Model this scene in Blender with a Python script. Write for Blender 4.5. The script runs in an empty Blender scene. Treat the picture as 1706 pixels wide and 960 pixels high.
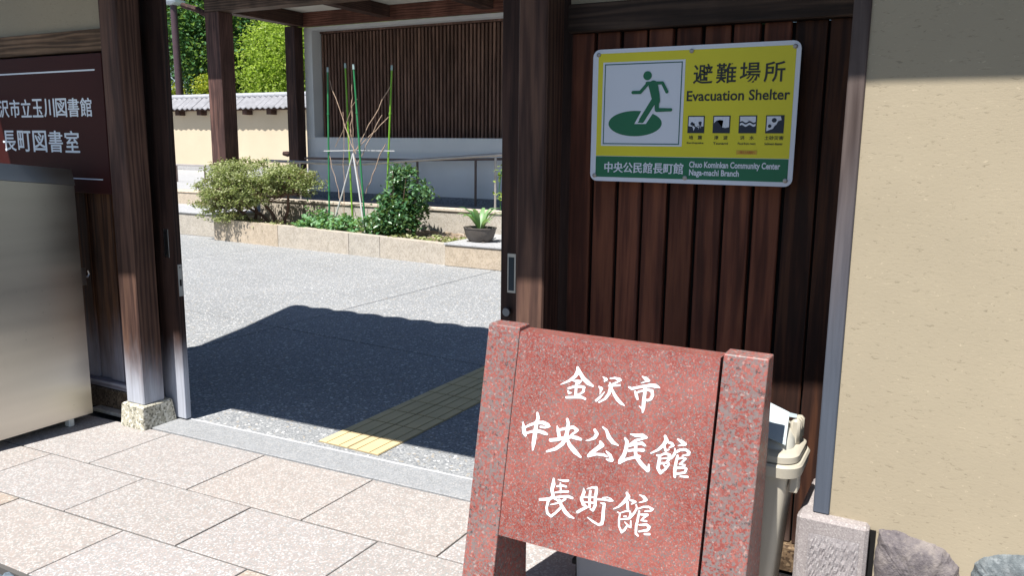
import bpy, bmesh, math, random
import numpy as np
from mathutils import Vector, Matrix, Euler
random.seed(7); rng = np.random.default_rng(7)
SC = bpy.context.scene; COL = SC.collection
R = math.radians

# ------------------------------------------------------------------ camera, world, sun
cam_d = bpy.data.cameras.new('camera'); cam = bpy.data.objects.new('camera', cam_d); COL.objects.link(cam)
cam_d.sensor_width = 36; cam_d.lens = 1348.9/1706*36; cam_d.clip_end = 500; cam_d.clip_start = .05
ax = Vector((.877, .481, .011)); ay = Vector((-.093, .147, .985)); az = Vector((.472, -.864, .174))
az.normalize(); ax = (ay.cross(az)).normalized(); ay = az.cross(ax)
Mc = Matrix((ax, ay, az)).transposed().to_4x4(); Mc.translation = Vector((0, 0, 1.5)); cam.matrix_world = Mc
SC.camera = cam
KX, KY = .09, .55
sun_el = math.atan(1/math.hypot(KX, KY)); sun_az = math.atan2(-KX, -KY)
W = bpy.data.worlds.new('World'); SC.world = W; W.use_nodes = True
nt = W.node_tree; bg = nt.nodes['Background']; sky = nt.nodes.new('ShaderNodeTexSky'); sky.sky_type = 'NISHITA'
sky.sun_disc = False; sky.sun_elevation = sun_el; sky.sun_rotation = sun_az % (2*math.pi); sky.air_density = 1.0; sky.dust_density = .3; sky.ozone_density = 2.6
nt.links.new(sky.outputs[0], bg.inputs[0]); bg.inputs[1].default_value = .06
sd = bpy.data.lights.new('sun', 'SUN'); sun = bpy.data.objects.new('sun', sd); COL.objects.link(sun)
sd.energy = 5.0; sd.angle = R(.53); sd.color = (1, .965, .905)
sun.rotation_euler = Vector((KX, KY, -1)).to_track_quat('-Z', 'Y').to_euler(); sun.location = (-3, -8, 14)
SC.view_settings.view_transform = 'Standard'; SC.view_settings.look = 'None'
SC.view_settings.exposure = .78; SC.view_settings.gamma = 1; SC.view_settings.use_curve_mapping = False
SC.cycles.max_bounces = 8; SC.cycles.diffuse_bounces = 5

# ------------------------------------------------------------------ material helpers
class N:
    def __init__(s, name):
        s.m = bpy.data.materials.new(name); s.m.use_nodes = True; s.t = s.m.node_tree; s.b = s.t.nodes['Principled BSDF']
        s.b.inputs['Specular IOR Level'].default_value = .35
    def n(s, typ, ins=None, **kw):
        x = s.t.nodes.new(typ)
        for k, v in kw.items(): setattr(x, k, v)
        for k, v in (ins or {}).items():
            if hasattr(v, 'is_output'): s.t.links.new(v, x.inputs[k])
            else: x.inputs[k].default_value = v
        return x
    def coord(s, scale=(1, 1, 1), rand=True, world=False):
        if world: o = s.n('ShaderNodeNewGeometry').outputs['Position']
        else: o = s.n('ShaderNodeTexCoord').outputs['Object']
        if rand and not world:
            r = s.n('ShaderNodeObjectInfo').outputs['Random']
            a = s.n('ShaderNodeMath', {0: r, 1: 41.3}, operation='MULTIPLY').outputs[0]
            c = s.n('ShaderNodeCombineXYZ', {0: a, 1: a, 2: a}).outputs[0]
            o = s.n('ShaderNodeVectorMath', {0: o, 1: c}, operation='ADD').outputs[0]
        return s.n('ShaderNodeMapping', {'Vector': o, 'Scale': scale}).outputs[0]
    def noise(s, v, sc, det=3, rough=.55, dist=0):
        return s.n('ShaderNodeTexNoise', {'Vector': v, 'Scale': sc, 'Detail': det, 'Roughness': rough, 'Distortion': dist}).outputs[0]
    def voro(s, v, sc, out='Distance', feature='F1'):
        return s.n('ShaderNodeTexVoronoi', {'Vector': v, 'Scale': sc}, feature=feature).outputs[out]
    def ramp(s, f, *st):
        x = s.n('ShaderNodeValToRGB', {0: f}); e = x.color_ramp.elements
        while len(e) < len(st): e.new(.5)
        for i, (p, c) in enumerate(st):
            e[i].position = p; e[i].color = (c, c, c, 1) if isinstance(c, (int, float)) else (*c, 1)
        return x.outputs[0]
    def mix(s, f, a, b, mode='MIX'):
        x = s.t.nodes.new('ShaderNodeMix'); x.data_type = 'RGBA'; x.blend_type = mode
        for i, v in ((0, f), (6, a), (7, b)):
            if hasattr(v, 'is_output'): s.t.links.new(v, x.inputs[i])
            elif i == 0: x.inputs[0].default_value = v
            else: x.inputs[i].default_value = (*v, 1) if len(v) == 3 else v
        return x.outputs[2]
    def math(s, op, a, b=0, c=0): return s.n('ShaderNodeMath', {0: a, 1: b, 2: c}, operation=op).outputs[0]
    def rnd(s): return s.n('ShaderNodeObjectInfo').outputs['Random']
    def set(s, color=None, rough=None, bump=None, bs=.3, bd=.01, metal=None, **kw):
        def put(k, v):
            if hasattr(v, 'is_output'): s.t.links.new(v, s.b.inputs[k])
            else: s.b.inputs[k].default_value = (*v, 1) if isinstance(v, tuple) and len(v) == 3 else v
        if color is not None: put('Base Color', color)
        if rough is not None: put('Roughness', rough)
        if metal is not None: put('Metallic', metal)
        for k, v in kw.items(): put(k, v)
        if bump is not None:
            put('Normal', s.n('ShaderNodeBump', {'Height': bump, 'Strength': bs, 'Distance': bd}).outputs[0])
        return s.m

def plain(name, c, rough=.6, metal=0, var=.12, sc=6, bump=.0):
    m = N(name); v = m.coord(); a = m.noise(v, sc, 5)
    col = m.mix(m.ramp(a, (.3, 0.), (.7, 1.)), tuple(x*(1-var) for x in c), tuple(min(1, x*(1+var)) for x in c))
    return m.set(col, rough, metal=metal, bump=m.noise(v, sc*12, 3) if bump else None, bs=bump or .1, bd=.004)

def wood(name, dark, mid, light, axis=2, bleach=None, rough=.62, bw=.25, var=.35):
    m = N(name); sc = [1, 1, 1]; sc[axis] = .055
    v = m.coord(tuple(sc)); warp = m.noise(m.coord((1.5, 1.5, .6)), 3, 2)
    grain = m.noise(v, 38, 6, .62, 1.6); rings = m.n('ShaderNodeTexWave', {'Vector': m.coord(tuple([.9 if i != axis else .05 for i in range(3)])), 'Scale': 14., 'Distortion': 9., 'Detail': 3., 'Detail Scale': 1.6}, wave_type='RINGS').outputs[1]
    f = m.math('MULTIPLY_ADD', rings, .38, m.math('MULTIPLY', grain, .62))
    c = m.ramp(f, (.14, dark), (.5, mid), (.88, light))
    r = m.ramp(m.rnd(), (0, 1-var), (1, 1+var)); c = m.mix(1., c, r, 'MULTIPLY')
    blot = m.ramp(m.noise(m.coord((1, 1, .35)), 3.2, 4), (.35, .62), (.65, 1.15)); c = m.mix(1., c, blot, 'MULTIPLY')
    if bleach:
        z0, z1, bc = bleach
        p = m.n('ShaderNodeSeparateXYZ', {0: m.n('ShaderNodeNewGeometry').outputs['Position']}).outputs[2]
        nz = m.noise(m.coord((1, 1, .3)), 7, 4); zz = m.math('MULTIPLY_ADD', nz, -.45, m.math('ADD', p, .22))
        g = m.n('ShaderNodeMapRange', {0: zz, 1: z1, 2: z0, 3: 1., 4: 0.}, interpolation_type='SMOOTHSTEP').outputs[0]
        g2 = m.ramp(grain, (.2, .75), (.8, 1.2)); c = m.mix(g, c, m.mix(1., bc, g2, 'MULTIPLY'))
    m.b.inputs['Specular IOR Level'].default_value = .22
    return m.set(c, m.ramp(grain, (.2, rough-.05), (.8, rough+.2)), bump=f, bs=bw, bd=.006)

def granite(name, base, spots, sc=90, rough=.7, bs=.12, tint=.1):
    m = N(name); v = m.coord()
    c = m.ramp(m.noise(v, sc*.12, 4), (.35, tuple(x*(1-tint) for x in base)), (.65, tuple(min(1, x*(1+tint)) for x in base)))
    for i, (col, th, s2) in enumerate(spots):
        cell = m.voro(v, sc*s2, 'Color'); g = m.n('ShaderNodeSeparateColor', {0: cell}).outputs[i % 3]
        d = m.ramp(g, (th-.03, 0.), (th+.03, 1.)); c = m.mix(d, c, col)
    r = m.ramp(m.rnd(), (0, (1.02, 1.03, 1.05)), (.35, (.97, .975, .98)), (.72, (1.02, 1., .98)), (.8, (1.02, .95, .86)), (1, (1.03, .94, .84))); c = m.mix(1., c, r, 'MULTIPLY')
    return m.set(c, rough, bump=m.noise(v, sc*1.2, 3), bs=bs, bd=.003)

def plaster(name, base, dark, straw=True, sc=1.):
    m = N(name); v = m.coord(rand=False)
    c = m.ramp(m.noise(v, 2.2*sc, 5), (.3, tuple(x*.93 for x in base)), (.7, tuple(min(1, x*1.05) for x in base)))
    f1 = m.noise(m.coord((1, 1, 3.0), rand=False), 48*sc, 4, .6, .9)
    c = m.mix(m.ramp(f1, (.61, 0.), (.70, .7)), c, dark)
    f2 = m.noise(m.coord((1, 1.0, 3.4), rand=False), 55*sc, 2, .5, 1.4)
    c = m.mix(m.ramp(f2, (.68, 0.), (.73, .7)), c, tuple(min(1, x*1.35) for x in base))
    h = m.math('ADD', m.math('MULTIPLY', f1, -.8), m.math('ADD', m.math('MULTIPLY', m.noise(v, 160*sc, 3), .4), m.math('MULTIPLY', m.noise(v, 9*sc, 3), 1.1)))
    big = m.noise(m.coord((1, 1, .5), rand=False), .9*sc, 4); c = m.mix(m.ramp(big, (.42, 0.), (.66, .30)), c, tuple(x*k for x, k in zip(base, (.86, .84, .80))))
    return m.set(c, .92, bump=h, bs=.13, bd=.004)

def leaf_mat(name, c1, c2, c3, trans=.35, rough=.45):
    m = N(name); a = m.n('ShaderNodeAttribute', attribute_name='tint').outputs['Fac']
    c = m.ramp(a, (0, c1), (.5, c2), (1, c3)); m.set(c, rough)
    tr = m.n('ShaderNodeBsdfTranslucent', {0: m.mix(.5, c, (.35, .5, .05))}).outputs[0]
    mx = m.n('ShaderNodeMixShader', {0: trans, 1: m.b.outputs[0], 2: tr}).outputs[0]
    m.t.links.new(mx, m.t.nodes['Material Output'].inputs[0]); return m.m

MAT = {}
BLEACH = (.42, .44, .5)
MAT['post'] = wood('post wood', (.036, .02, .017), (.10, .054, .041), (.18, .10, .068), bleach=(.50, .12, BLEACH))
MAT['door'] = wood('door wood', (.018, .010, .009), (.05, .027, .022), (.10, .053, .04), bleach=(.52, .14, BLEACH))
MAT['board'] = wood('board wood', (.062, .023, .015), (.155, .052, .031), (.29, .105, .055), bleach=(.28, .0, (.3, .26, .27)), bw=.4)
MAT['boardL'] = wood('weathered board wood', (.02, .011, .008), (.09, .042, .024), (.22, .105, .05), bleach=(.62, .1, (.36, .36, .42)), bw=.4)
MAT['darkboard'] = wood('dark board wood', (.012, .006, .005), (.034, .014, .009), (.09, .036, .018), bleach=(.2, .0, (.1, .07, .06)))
MAT['beam'] = wood('beam wood', (.022, .014, .011), (.075, .048, .036), (.16, .105, .075), axis=0)
MAT['beamL'] = wood('worn beam wood', (.028, .017, .01), (.12, .07, .04), (.26, .165, .10), axis=0)
MAT['beamY'] = wood('rafter wood', (.02, .012, .01), (.055, .03, .024), (.10, .055, .04), axis=1)
MAT['redbeam'] = wood('reddish beam wood', (.04, .017, .013), (.14, .058, .042), (.22, .10, .07), axis=0)
MAT['trim'] = wood('grey weathered trim wood', (.06, .04, .035), (.11, .08, .072), (.2, .155, .14), bleach=(1.6, .75, (.085, .10, .13)), bw=.2)
MAT['corpost'] = wood('corridor post wood', (.03, .017, .016), (.085, .046, .04), (.17, .09, .07))
MAT['slat'] = wood('slat wood', (.08, .045, .036), (.17, .098, .076), (.24, .145, .11), var=.1)
MAT['black'] = plain('black recess', (.004, .0035, .0035), .9)
MAT['plaster'] = plaster('straw clay plaster', (.385, .325, .232), (.21, .175, .12))
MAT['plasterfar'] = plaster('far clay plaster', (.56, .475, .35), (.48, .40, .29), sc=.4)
MAT['white'] = plain('white rendered wall', (.70, .72, .74), .85, var=.04, sc=2, bump=.1)
MAT['ceil'] = plain('ceiling board', (.62, .6, .55), .8, var=.03)
PALE = [((.36, .33, .31), .66, 1.), ((.72, .66, .62), .7, .8), ((.12, .11, .11), .93, 1.2)]
MAT['paving'] = granite('pale pink granite paving', (.335, .30, .285), [((.28, .285, .278), .76, 1.), ((.45, .43, .42), .74, .8), ((.36, .31, .28), .86, .9)], 190, .8, .12, .09)
MAT['plinth'] = granite('speckled granite plinth', (.46, .43, .34), [((.2, .19, .15), .72, 1.), ((.66, .63, .54), .74, .8)], 110, .8, .3)
MAT['rust'] = granite('rust stained stone', (.12, .085, .055), [((.06, .04, .025), .7, .8), ((.2, .15, .1), .8, 1.)], 110, .85, .4, .35)
MAT['curb'] = granite('grey concrete curb', (.285, .295, .31), [((.24, .245, .25), .78, 1.), ((.36, .36, .365), .8, 1.)], 160, .8, .1, .07)
MAT['kerb'] = granite('planter kerb stone', (.42, .38, .325), [((.36, .32, .27), .74, .8), ((.47, .43, .38), .75, .8)], 90, .85, .2, .14)
MAT['kerbcap'] = granite('planter kerb cap', (.56, .49, .41), [((.42, .36, .29), .75, .6)], 60, .85, .2, .1)
MAT['stepstone'] = granite('grey step stone', (.40, .40, .41), [((.33, .33, .33), .75, .8)], 70, .8, .1, .06)
MAT['block'] = granite('carved block stone', (.30, .275, .28), [((.25, .23, .235), .76, 1.6), ((.38, .36, .36), .82, 1.4)], 200, .9, .2, .06)
MAT['ramp'] = granite('ramp floor', (.22, .235, .26), [((.15, .16, .18), .7, .9)], 60, .8, .1)

def aggregate():
    m = N('washed aggregate'); v = m.coord(world=True)
    c = m.ramp(m.noise(v, 1.1, 5), (.3, (.235, .243, .25)), (.7, (.30, .307, .315)))
    cell = m.n('ShaderNodeSeparateColor', {0: m.voro(v, 120, 'Color')})
    c = m.mix(m.ramp(cell.outputs[0], (.6, 0.), (.66, .75)), c, (.17, .18, .195))
    c = m.mix(m.ramp(cell.outputs[1], (.74, 0.), (.8, .8)), c, (.38, .385, .39))
    c2 = m.n('ShaderNodeSeparateColor', {0: m.voro(v, 85, 'Color')})
    c = m.mix(m.ramp(c2.outputs[2], (.95, 0.), (.96, .8)), c, (.6, .6, .6))
    c = m.mix(m.ramp(c2.outputs[1], (.95, 0.), (.97, .7)), c, (.36, .31, .24))
    h = m.voro(v, 120, 'Distance'); m.b.inputs['Specular IOR Level'].default_value = .08
    return m.set(c, .85, bump=h, bs=.22, bd=-.003)
MAT['agg'] = aggregate()
def redgranite(name, polish, k=1., grey=.7):
    m = N(name); v = m.coord(rand=False)
    c = m.ramp(m.noise(v, 60, 5), (.3, (.20, .042, .034)), (.7, (.28, .075, .06)))
    a = m.n('ShaderNodeSeparateColor', {0: m.voro(v, 230*k, 'Color')}); b = m.n('ShaderNodeSeparateColor', {0: m.voro(v, 170*k, 'Color')})
    blot = m.noise(v, 40*k if k > 1 else 85, 5, .65); cloud = m.noise(v, 5, 4)
    c = m.mix(m.ramp(cloud, (.4, 0.), (.65, .4)), c, (.42, .16, .135))
    c = m.mix(m.ramp(a.outputs[0], (.66, 0.), (.85, .4)), c, (.42, .2, .165))
    c = m.mix(m.ramp(m.math('MULTIPLY', b.outputs[1], m.math('ADD', blot, .5)), (grey-.1, 0.), (grey, .8)), c, (.17, .145, .14))
    c = m.mix(m.ramp(blot, (.50 if k < 1 else .56, 0.), (.57 if k < 1 else .68, .75 if k < 1 else .25)), c, (.19, .16, .155))
    if k < 1: c = m.mix(m.ramp(m.noise(v, 62, 4, .7), (.60, 0.), (.64, .9)), c, (.07, .06, .06))
    c = m.mix(m.ramp(b.outputs[2], (.94, 0.), (.97, .45)), c, (.45, .34, .31))
    m.b.inputs['Specular IOR Level'].default_value = .5
    return m.set(c, polish, bump=m.noise(v, 260, 2), bs=.05, bd=.002)
MAT['redpanel'] = redgranite('polished red granite', .28, 1.5, .78)
MAT['redpost'] = redgranite('red granite post', .45, .99, .70)
MAT['paint'] = plain('white lettering paint', (.86, .87, .9), .5, var=.05, sc=60)
def steel():
    m = N('brushed stainless steel'); v = m.coord((1, .05, 1))
    g = m.noise(v, 260, 4, .7); b = m.noise(m.coord((1, .08, 1.5)), 2.6, 3); dot = m.voro(m.coord(), 22, 'Distance')
    c = m.ramp(b, (.3, (.44, .42, .38)), (.7, (.64, .61, .55)))  # stretched bands in the base colour stand in for blurred reflections
    c = m.mix(m.ramp(dot, (.05, .5), (.09, 0.)), c, (.35, .34, .32))
    return m.set(c, m.ramp(m.math('ADD', m.math('MULTIPLY', g, .4), m.math('MULTIPLY', b, .6)), (.3, .24), (.7, .42)), metal=1., bump=m.math('ADD', m.math('MULTIPLY', m.noise(m.coord((1, .12, 1)), 3.2, 2), 4.), m.math('MULTIPLY', g, .0)), bs=.12, bd=.006, Anisotropic=.6)
MAT['steel'] = steel()
MAT['rail'] = plain('handrail steel', (.5, .46, .44), .45, .6)
MAT['rail2'] = plain('brown painted rail', (.16, .12, .11), .45, .3)
MAT['metal'] = plain('dull metal fitting', (.45, .45, .45), .35, 1.)
MAT['brownsign'] = plain('brown sign board', (.048, .011, .010), .5, var=.06, sc=2)
MAT['brownsign'].node_tree.nodes['Principled BSDF'].inputs['Specular IOR Level'].default_value = .12
MAT['signwhite'] = plain('white vinyl lettering', (.72, .78, .85), .5, var=.03)
MAT['signplate'] = plain('white sign plate', (.74, .78, .86), .35, var=.03, sc=3)
MAT['yellow'] = plain('yellow print', (.78, .70, .03), .38, var=.05, sc=3)
MAT['green'] = plain('green print', (.012, .16, .075), .38, var=.06, sc=3)
MAT['dkgreen'] = plain('dark green outline print', (.02, .12, .10), .4)
MAT['inkblack'] = plain('black print', (.03, .033, .03), .45)
MAT['navy'] = plain('dark blue print', (.02, .028, .05), .45)
MAT['orange'] = plain('orange sticker', (.66, .42, .05), .5, var=.05, sc=60)
MAT['orangetext'] = plain('faded red print', (.55, .16, .04), .5)
MAT['tact'] = plain('yellow tactile rubber', (.64, .51, .29), .6, var=.07, sc=4, bump=.15)
MAT['tactgap'] = plain('dirty shaded tactile groove', (.42, .34, .2), .8, var=.2)  # darker for dirt and for groove shading put into the colour
MAT['bin'] = plain('beige bin plastic', (.47, .43, .35), .42, var=.03)
MAT['lid'] = plain('pale bin lid plastic', (.44, .43, .38), .4, var=.03)
MAT['flap'] = plain('white plastic flap', (.37, .43, .46), .3, var=.02)
MAT['greybox'] = plain('grey plastic', (.3, .32, .36), .5, var=.04)
MAT['rubber'] = plain('black rubber', (.012, .012, .014), .6)
MAT['tile'] = plain('grey roof tile', (.25, .25, .27), .5, var=.22, sc=5, bump=.2)
MAT['ridge'] = plain('pale ridge tile', (.36, .37, .40), .55, var=.1, sc=4)
MAT['soil'] = granite('dry soil', (.22, .165, .115), [((.1, .075, .05), .6, .3), ((.36, .3, .24), .75, .5)], 60, .95, 1., .3)
MAT['bark'] = plain('rough bark', (.10, .075, .055), .9, var=.4, sc=20, bump=.8)
MAT['twig'] = plain('brown twigs', (.17, .10, .075), .9, var=.3, sc=30)
MAT['pole'] = plain('green plastic stake', (.03, .20, .075), .4, var=.25, sc=4)
MAT['pole2'] = plain('bright green stake', (.16, .36, .03), .4, var=.2, sc=4)
MAT['poletip'] = plain('grey stake tip', (.3, .4, .4), .4)
MAT['vine'] = plain('dry vine', (.42, .30, .22), .9, var=.25, sc=20)
MAT['tie'] = plain('white pole', (.55, .55, .55), .5, var=.1, sc=20)
MAT['pot'] = plain('dark clay pot', (.09, .078, .07), .6, var=.2, sc=8)
MAT['lamp'] = plain('purple brown lamp post paint', (.075, .045, .055), .4, var=.08)
MAT['lampglass'] = plain('pale lamp glass', (.55, .62, .68), .25)
MAT['asphalt'] = granite('street asphalt', (.07, .072, .075), [((.13, .13, .13), .7, 1.)], 80, .9, .4)
MAT['cobble'] = plain('dark blue grey stone', (.11, .14, .17), .7, var=.35, sc=12, bump=.5)
MAT['bldg'] = plain('distant concrete', (.42, .44, .47), .8, var=.05, sc=.5)
MAT['window'] = plain('distant window glass', (.06, .08, .1), .1)
MAT['camphor'] = leaf_mat('dark green leaves', (.022, .065, .025), (.075, .21, .07), (.2, .38, .16), .42)
MAT['maple'] = leaf_mat('bright green leaves', (.15, .25, .025), (.36, .50, .07), (.6, .68, .2), .6)
MAT['ylw'] = leaf_mat('yellow green leaves', (.12, .2, .01), (.36, .40, .03), (.5, .48, .06), .4)
MAT['azalea'] = leaf_mat('pale azalea leaves', (.17, .13, .07), (.27, .32, .12), (.55, .56, .34), .35, .6)
MAT['glossy'] = leaf_mat('glossy dark leaves', (.022, .07, .03), (.07, .18, .075), (.2, .34, .19), .25, .25)
MAT['cover'] = leaf_mat('fresh green leaves', (.06, .18, .06), (.19, .40, .18), (.34, .52, .33), .35, .5)
MAT['hosta'] = leaf_mat('striped broad leaves', (.04, .13, .04), (.10, .26, .09), (.26, .42, .2), .3, .4)

# ------------------------------------------------------------------ object helpers
def tag(o, label=None, cat=None, group=None, kind=None):
    if label: o['label'] = label
    if cat: o['category'] = cat
    if group: o['group'] = group
    if kind: o['kind'] = kind
    return o
def thing(name, loc, label, cat, group=None):
    o = bpy.data.objects.new(name, None); COL.objects.link(o); o.location = loc; o.empty_display_size = .2
    bpy.context.view_layer.update() if False else None
    return tag(o, label, cat, group)
def link(name, me, mat=None, parent=None, loc=(0, 0, 0), rot=(0, 0, 0)):
    """loc in world; children of an empty get it relative to the parent's (unrotated) location"""
    if mat is not None and not me.materials: me.materials.append(mat)
    o = bpy.data.objects.new(name, me); COL.objects.link(o)
    L = Vector(loc)
    if parent is not None:
        o.parent = parent; p = parent; off = Vector((0, 0, 0))
        while p is not None: off += p.location; p = p.parent
        L = L-off
    o.location = L; o.rotation_euler = rot
    return o
class MB:
    def __init__(s): s.v = []; s.f = []
    def add(s, v, f):
        k = len(s.v); s.v += [tuple(p) for p in v]; s.f += [tuple(i+k for i in q) for q in f]; return s
    def box(s, x0, x1, y0, y1, z0, z1, c=0):
        if c <= 0:
            v = [(x, y, z) for z in (z0, z1) for y in (y0, y1) for x in (x0, x1)]
            return s.add(v, [(0, 2, 3, 1), (4, 5, 7, 6), (0, 1, 5, 4), (2, 6, 7, 3), (0, 4, 6, 2), (1, 3, 7, 5)])
        bm = bmesh.new(); bmesh.ops.create_cube(bm, size=1)
        for q in bm.verts: q.co = Vector((x0+(q.co.x+.5)*(x1-x0), y0+(q.co.y+.5)*(y1-y0), z0+(q.co.z+.5)*(z1-z0)))
        bmesh.ops.bevel(bm, geom=bm.edges[:], offset=c, segments=1, affect='EDGES', profile=.5)
        bm.verts.index_update(); s.add([q.co[:] for q in bm.verts], [[q.index for q in f.verts] for f in bm.faces]); bm.free(); return s
    def tube(s, pts, rad, n=8, cap=True):
        P = [Vector(p) for p in pts]; rad = [rad]*len(P) if isinstance(rad, (int, float)) else rad
        vs = []; fs = []; up = None
        for i, p in enumerate(P):
            d = (P[min(i+1, len(P)-1)]-P[max(i-1, 0)]).normalized()
            if up is None: up = d.orthogonal().normalized()
            up = (up-d*up.dot(d)).normalized(); w = d.cross(up)
            for k in range(n):
                a = 2*math.pi*k/n; vs.append(p+(up*math.cos(a)+w*math.sin(a))*rad[i])
        for i in range(len(P)-1):
            for k in range(n): fs.append((i*n+k, i*n+(k+1) % n, (i+1)*n+(k+1) % n, (i+1)*n+k))
        if cap: fs.append(tuple(range(n))[::-1]); fs.append(tuple((len(P)-1)*n+k for k in range(n)))
        return s.add(vs, fs)
    def loft(s, secs, n=6, cap=True):
        """secs: (z, cx, cy, hx, hy, r): rounded rectangles"""
        rings = []
        for z, cx, cy, hx, hy, r in secs:
            ring = []
            for qx, qy, a0 in ((1, 1, 0), (-1, 1, 90), (-1, -1, 180), (1, -1, 270)):
                for k in range(n):
                    a = R(a0+90*k/(n-1)); ring.append((cx+qx*(hx-r)+r*math.cos(a), cy+qy*(hy-r)+r*math.sin(a), z))
            rings.append(ring)
        m = 4*n; v = [p for r_ in rings for p in r_]; f = []
        for i in range(len(rings)-1):
            for k in range(m): f.append((i*m+k, i*m+(k+1) % m, (i+1)*m+(k+1) % m, (i+1)*m+k))
        if cap: f.append(tuple(range(m))[::-1]); f.append(tuple((len(rings)-1)*m+k for k in range(m)))
        return s.add(v, f)
    def mesh(s, name='mesh', smooth=False):
        me = bpy.data.meshes.new(name); me.from_pydata(s.v, [], s.f); me.update()
        if smooth:
            me.polygons.foreach_set('use_smooth', [True]*len(me.polygons)); me.set_sharp_from_angle(angle=R(38))
        return me
    def build(s, name, mat, parent=None, smooth=False, loc=None):
        """mesh made in world coordinates; origin moved to loc or the mesh's own middle bottom"""
        a = np.array(s.v); c = Vector(loc) if loc else Vector(((a[:, 0].min()+a[:, 0].max())/2, (a[:, 1].min()+a[:, 1].max())/2, a[:, 2].min()))
        s.v = [tuple(q) for q in (a-np.array(c))]
        return link(name, s.mesh(name, smooth), mat, parent, c)
def copy_obj(o, loc, parent=None):
    c = o.copy(); COL.objects.link(c); c.parent = parent or o.parent
    off = Vector((0, 0, 0)); p = c.parent
    while p is not None: off += p.location; p = p.parent
    c.location = Vector(loc)-off; return c
def poly(pts, y, name, mat, parent, org=(0, 0), flip=False):
    """flat polygon in the XZ plane, facing -Y"""
    bm = bmesh.new(); vs = [bm.verts.new((org[0]+a, y, org[1]+b)) for a, b in pts]
    f = bm.faces.new(vs); bmesh.ops.triangulate(bm, faces=[f]); me = bpy.data.meshes.new(name)
    bmesh.ops.recalc_face_normals(bm, faces=bm.faces[:])
    for q in bm.faces:
        if q.normal.y > 0: q.normal_flip()
    bm.to_mesh(me); bm.free(); return link(name, me, mat, parent)
def disc(cx, cz, rx, rz, n=40): return [(cx+rx*math.cos(2*math.pi*k/n), cz+rz*math.sin(2*math.pi*k/n)) for k in range(n)]
def strokes_mesh(strokes, step, carve=None):
    """union of tapered capsules [(x,y,w)...] meshed by marching squares -> verts2d, faces"""
    S = [np.array(s, float).reshape(-1, 3) for s in strokes]
    mn = np.min([s[:, :2].min(0) for s in S], 0)-.02; mx = np.max([s[:, :2].max(0) for s in S], 0)+.02
    nx = int((mx[0]-mn[0])/step)+2; ny = int((mx[1]-mn[1])/step)+2
    X, Y = np.meshgrid(mn[0]+np.arange(nx)*step, mn[1]+np.arange(ny)*step, indexing='ij'); D = np.full(X.shape, 9.)
    for s in S:
        for a, b in zip(s[:-1], s[1:]):
            d = b[:2]-a[:2]; L = max(d @ d, 1e-12); t = np.clip(((X-a[0])*d[0]+(Y-a[1])*d[1])/L, 0, 1)
            D = np.minimum(D, np.hypot(X-a[0]-t*d[0], Y-a[1]-t*d[1])-(a[2]+(b[2]-a[2])*t)/2)
    V = []; idx = {}; F = []
    def node(i, j):
        k = (0, i, j)
        if k not in idx: idx[k] = len(V); V.append((X[i, j], Y[i, j]))
        return idx[k]
    def edge(i, j, i2, j2):
        k = (1, min(i, i2), min(j, j2), i != i2)
        if k not in idx:
            t = D[i, j]/(D[i, j]-D[i2, j2]); idx[k] = len(V); V.append((X[i, j]+t*(X[i2, j2]-X[i, j]), Y[i, j]+t*(Y[i2, j2]-Y[i, j])))
        return idx[k]
    IN = D < 0; cand = IN[:-1, :-1] | IN[1:, :-1] | IN[:-1, 1:] | IN[1:, 1:]
    for i, j in zip(*np.nonzero(cand)):
        c = [(i, j), (i+1, j), (i+1, j+1), (i, j+1)]; q = []
        for k in range(4):
            a, b = c[k], c[(k+1) % 4]
            if IN[a]: q.append(node(*a))
            if IN[a] != IN[b]: q.append(edge(*a, *b))
        if len(q) > 2: F.append(q)
    return V, F
def strokes_xz(strokes, step, y, org, name, mat, parent):
    V, F = strokes_mesh(strokes, step)
    me = bpy.data.meshes.new(name); me.from_pydata([(org[0]+a, y, org[1]+b) for a, b in V], [], F); me.update()
    return link(name, me, mat, parent)
def text_xz(s, x0, x1, z0, z1, y, name, mat, parent, bold=.0):
    """lettering fitted to a rectangle of the XZ plane, facing -Y; heavy dense lettering is thickened by shifted layers"""
    cu = bpy.data.curves.new('lettering', 'FONT'); cu.body = s; heavy = bold > .015 and ord(s[0]) > 255
    cu.offset = .004 if heavy else bold; cu.resolution_u = 3
    o = bpy.data.objects.new('lettering', cu); COL.objects.link(o); dg = bpy.context.evaluated_depsgraph_get()
    me = bpy.data.meshes.new_from_object(o.evaluated_get(dg)); bpy.data.objects.remove(o)
    n = len(me.vertices); co = np.zeros(n*3); me.vertices.foreach_get('co', co); co = co.reshape(-1, 3)
    a, b = co.min(0), co.max(0); e = (bold*(z1-z0)*.9 if heavy else 0)
    ox = x0+e+(co[:, 0]-a[0])/(b[0]-a[0])*(x1-x0-2*e); oz = z0+(co[:, 1]-a[1])/(b[1]-a[1])*(z1-z0)
    V = []; F = []; pf = [list(p.vertices) for p in me.polygons]
    for k, (dx, dz) in enumerate(((-e, 0), (e, 0), (0, e*.4), (0, -e*.4)) if heavy else ((0, 0),)):
        base = len(V); V += [(px+dx, y-.00006*k, pz_+dz) for px, pz_ in zip(ox, oz)]; F += [[i+base for i in f] for f in pf]
    m2 = bpy.data.meshes.new(name); m2.from_pydata(V, [], F); m2.update(); return link(name, m2, mat, parent)
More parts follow.
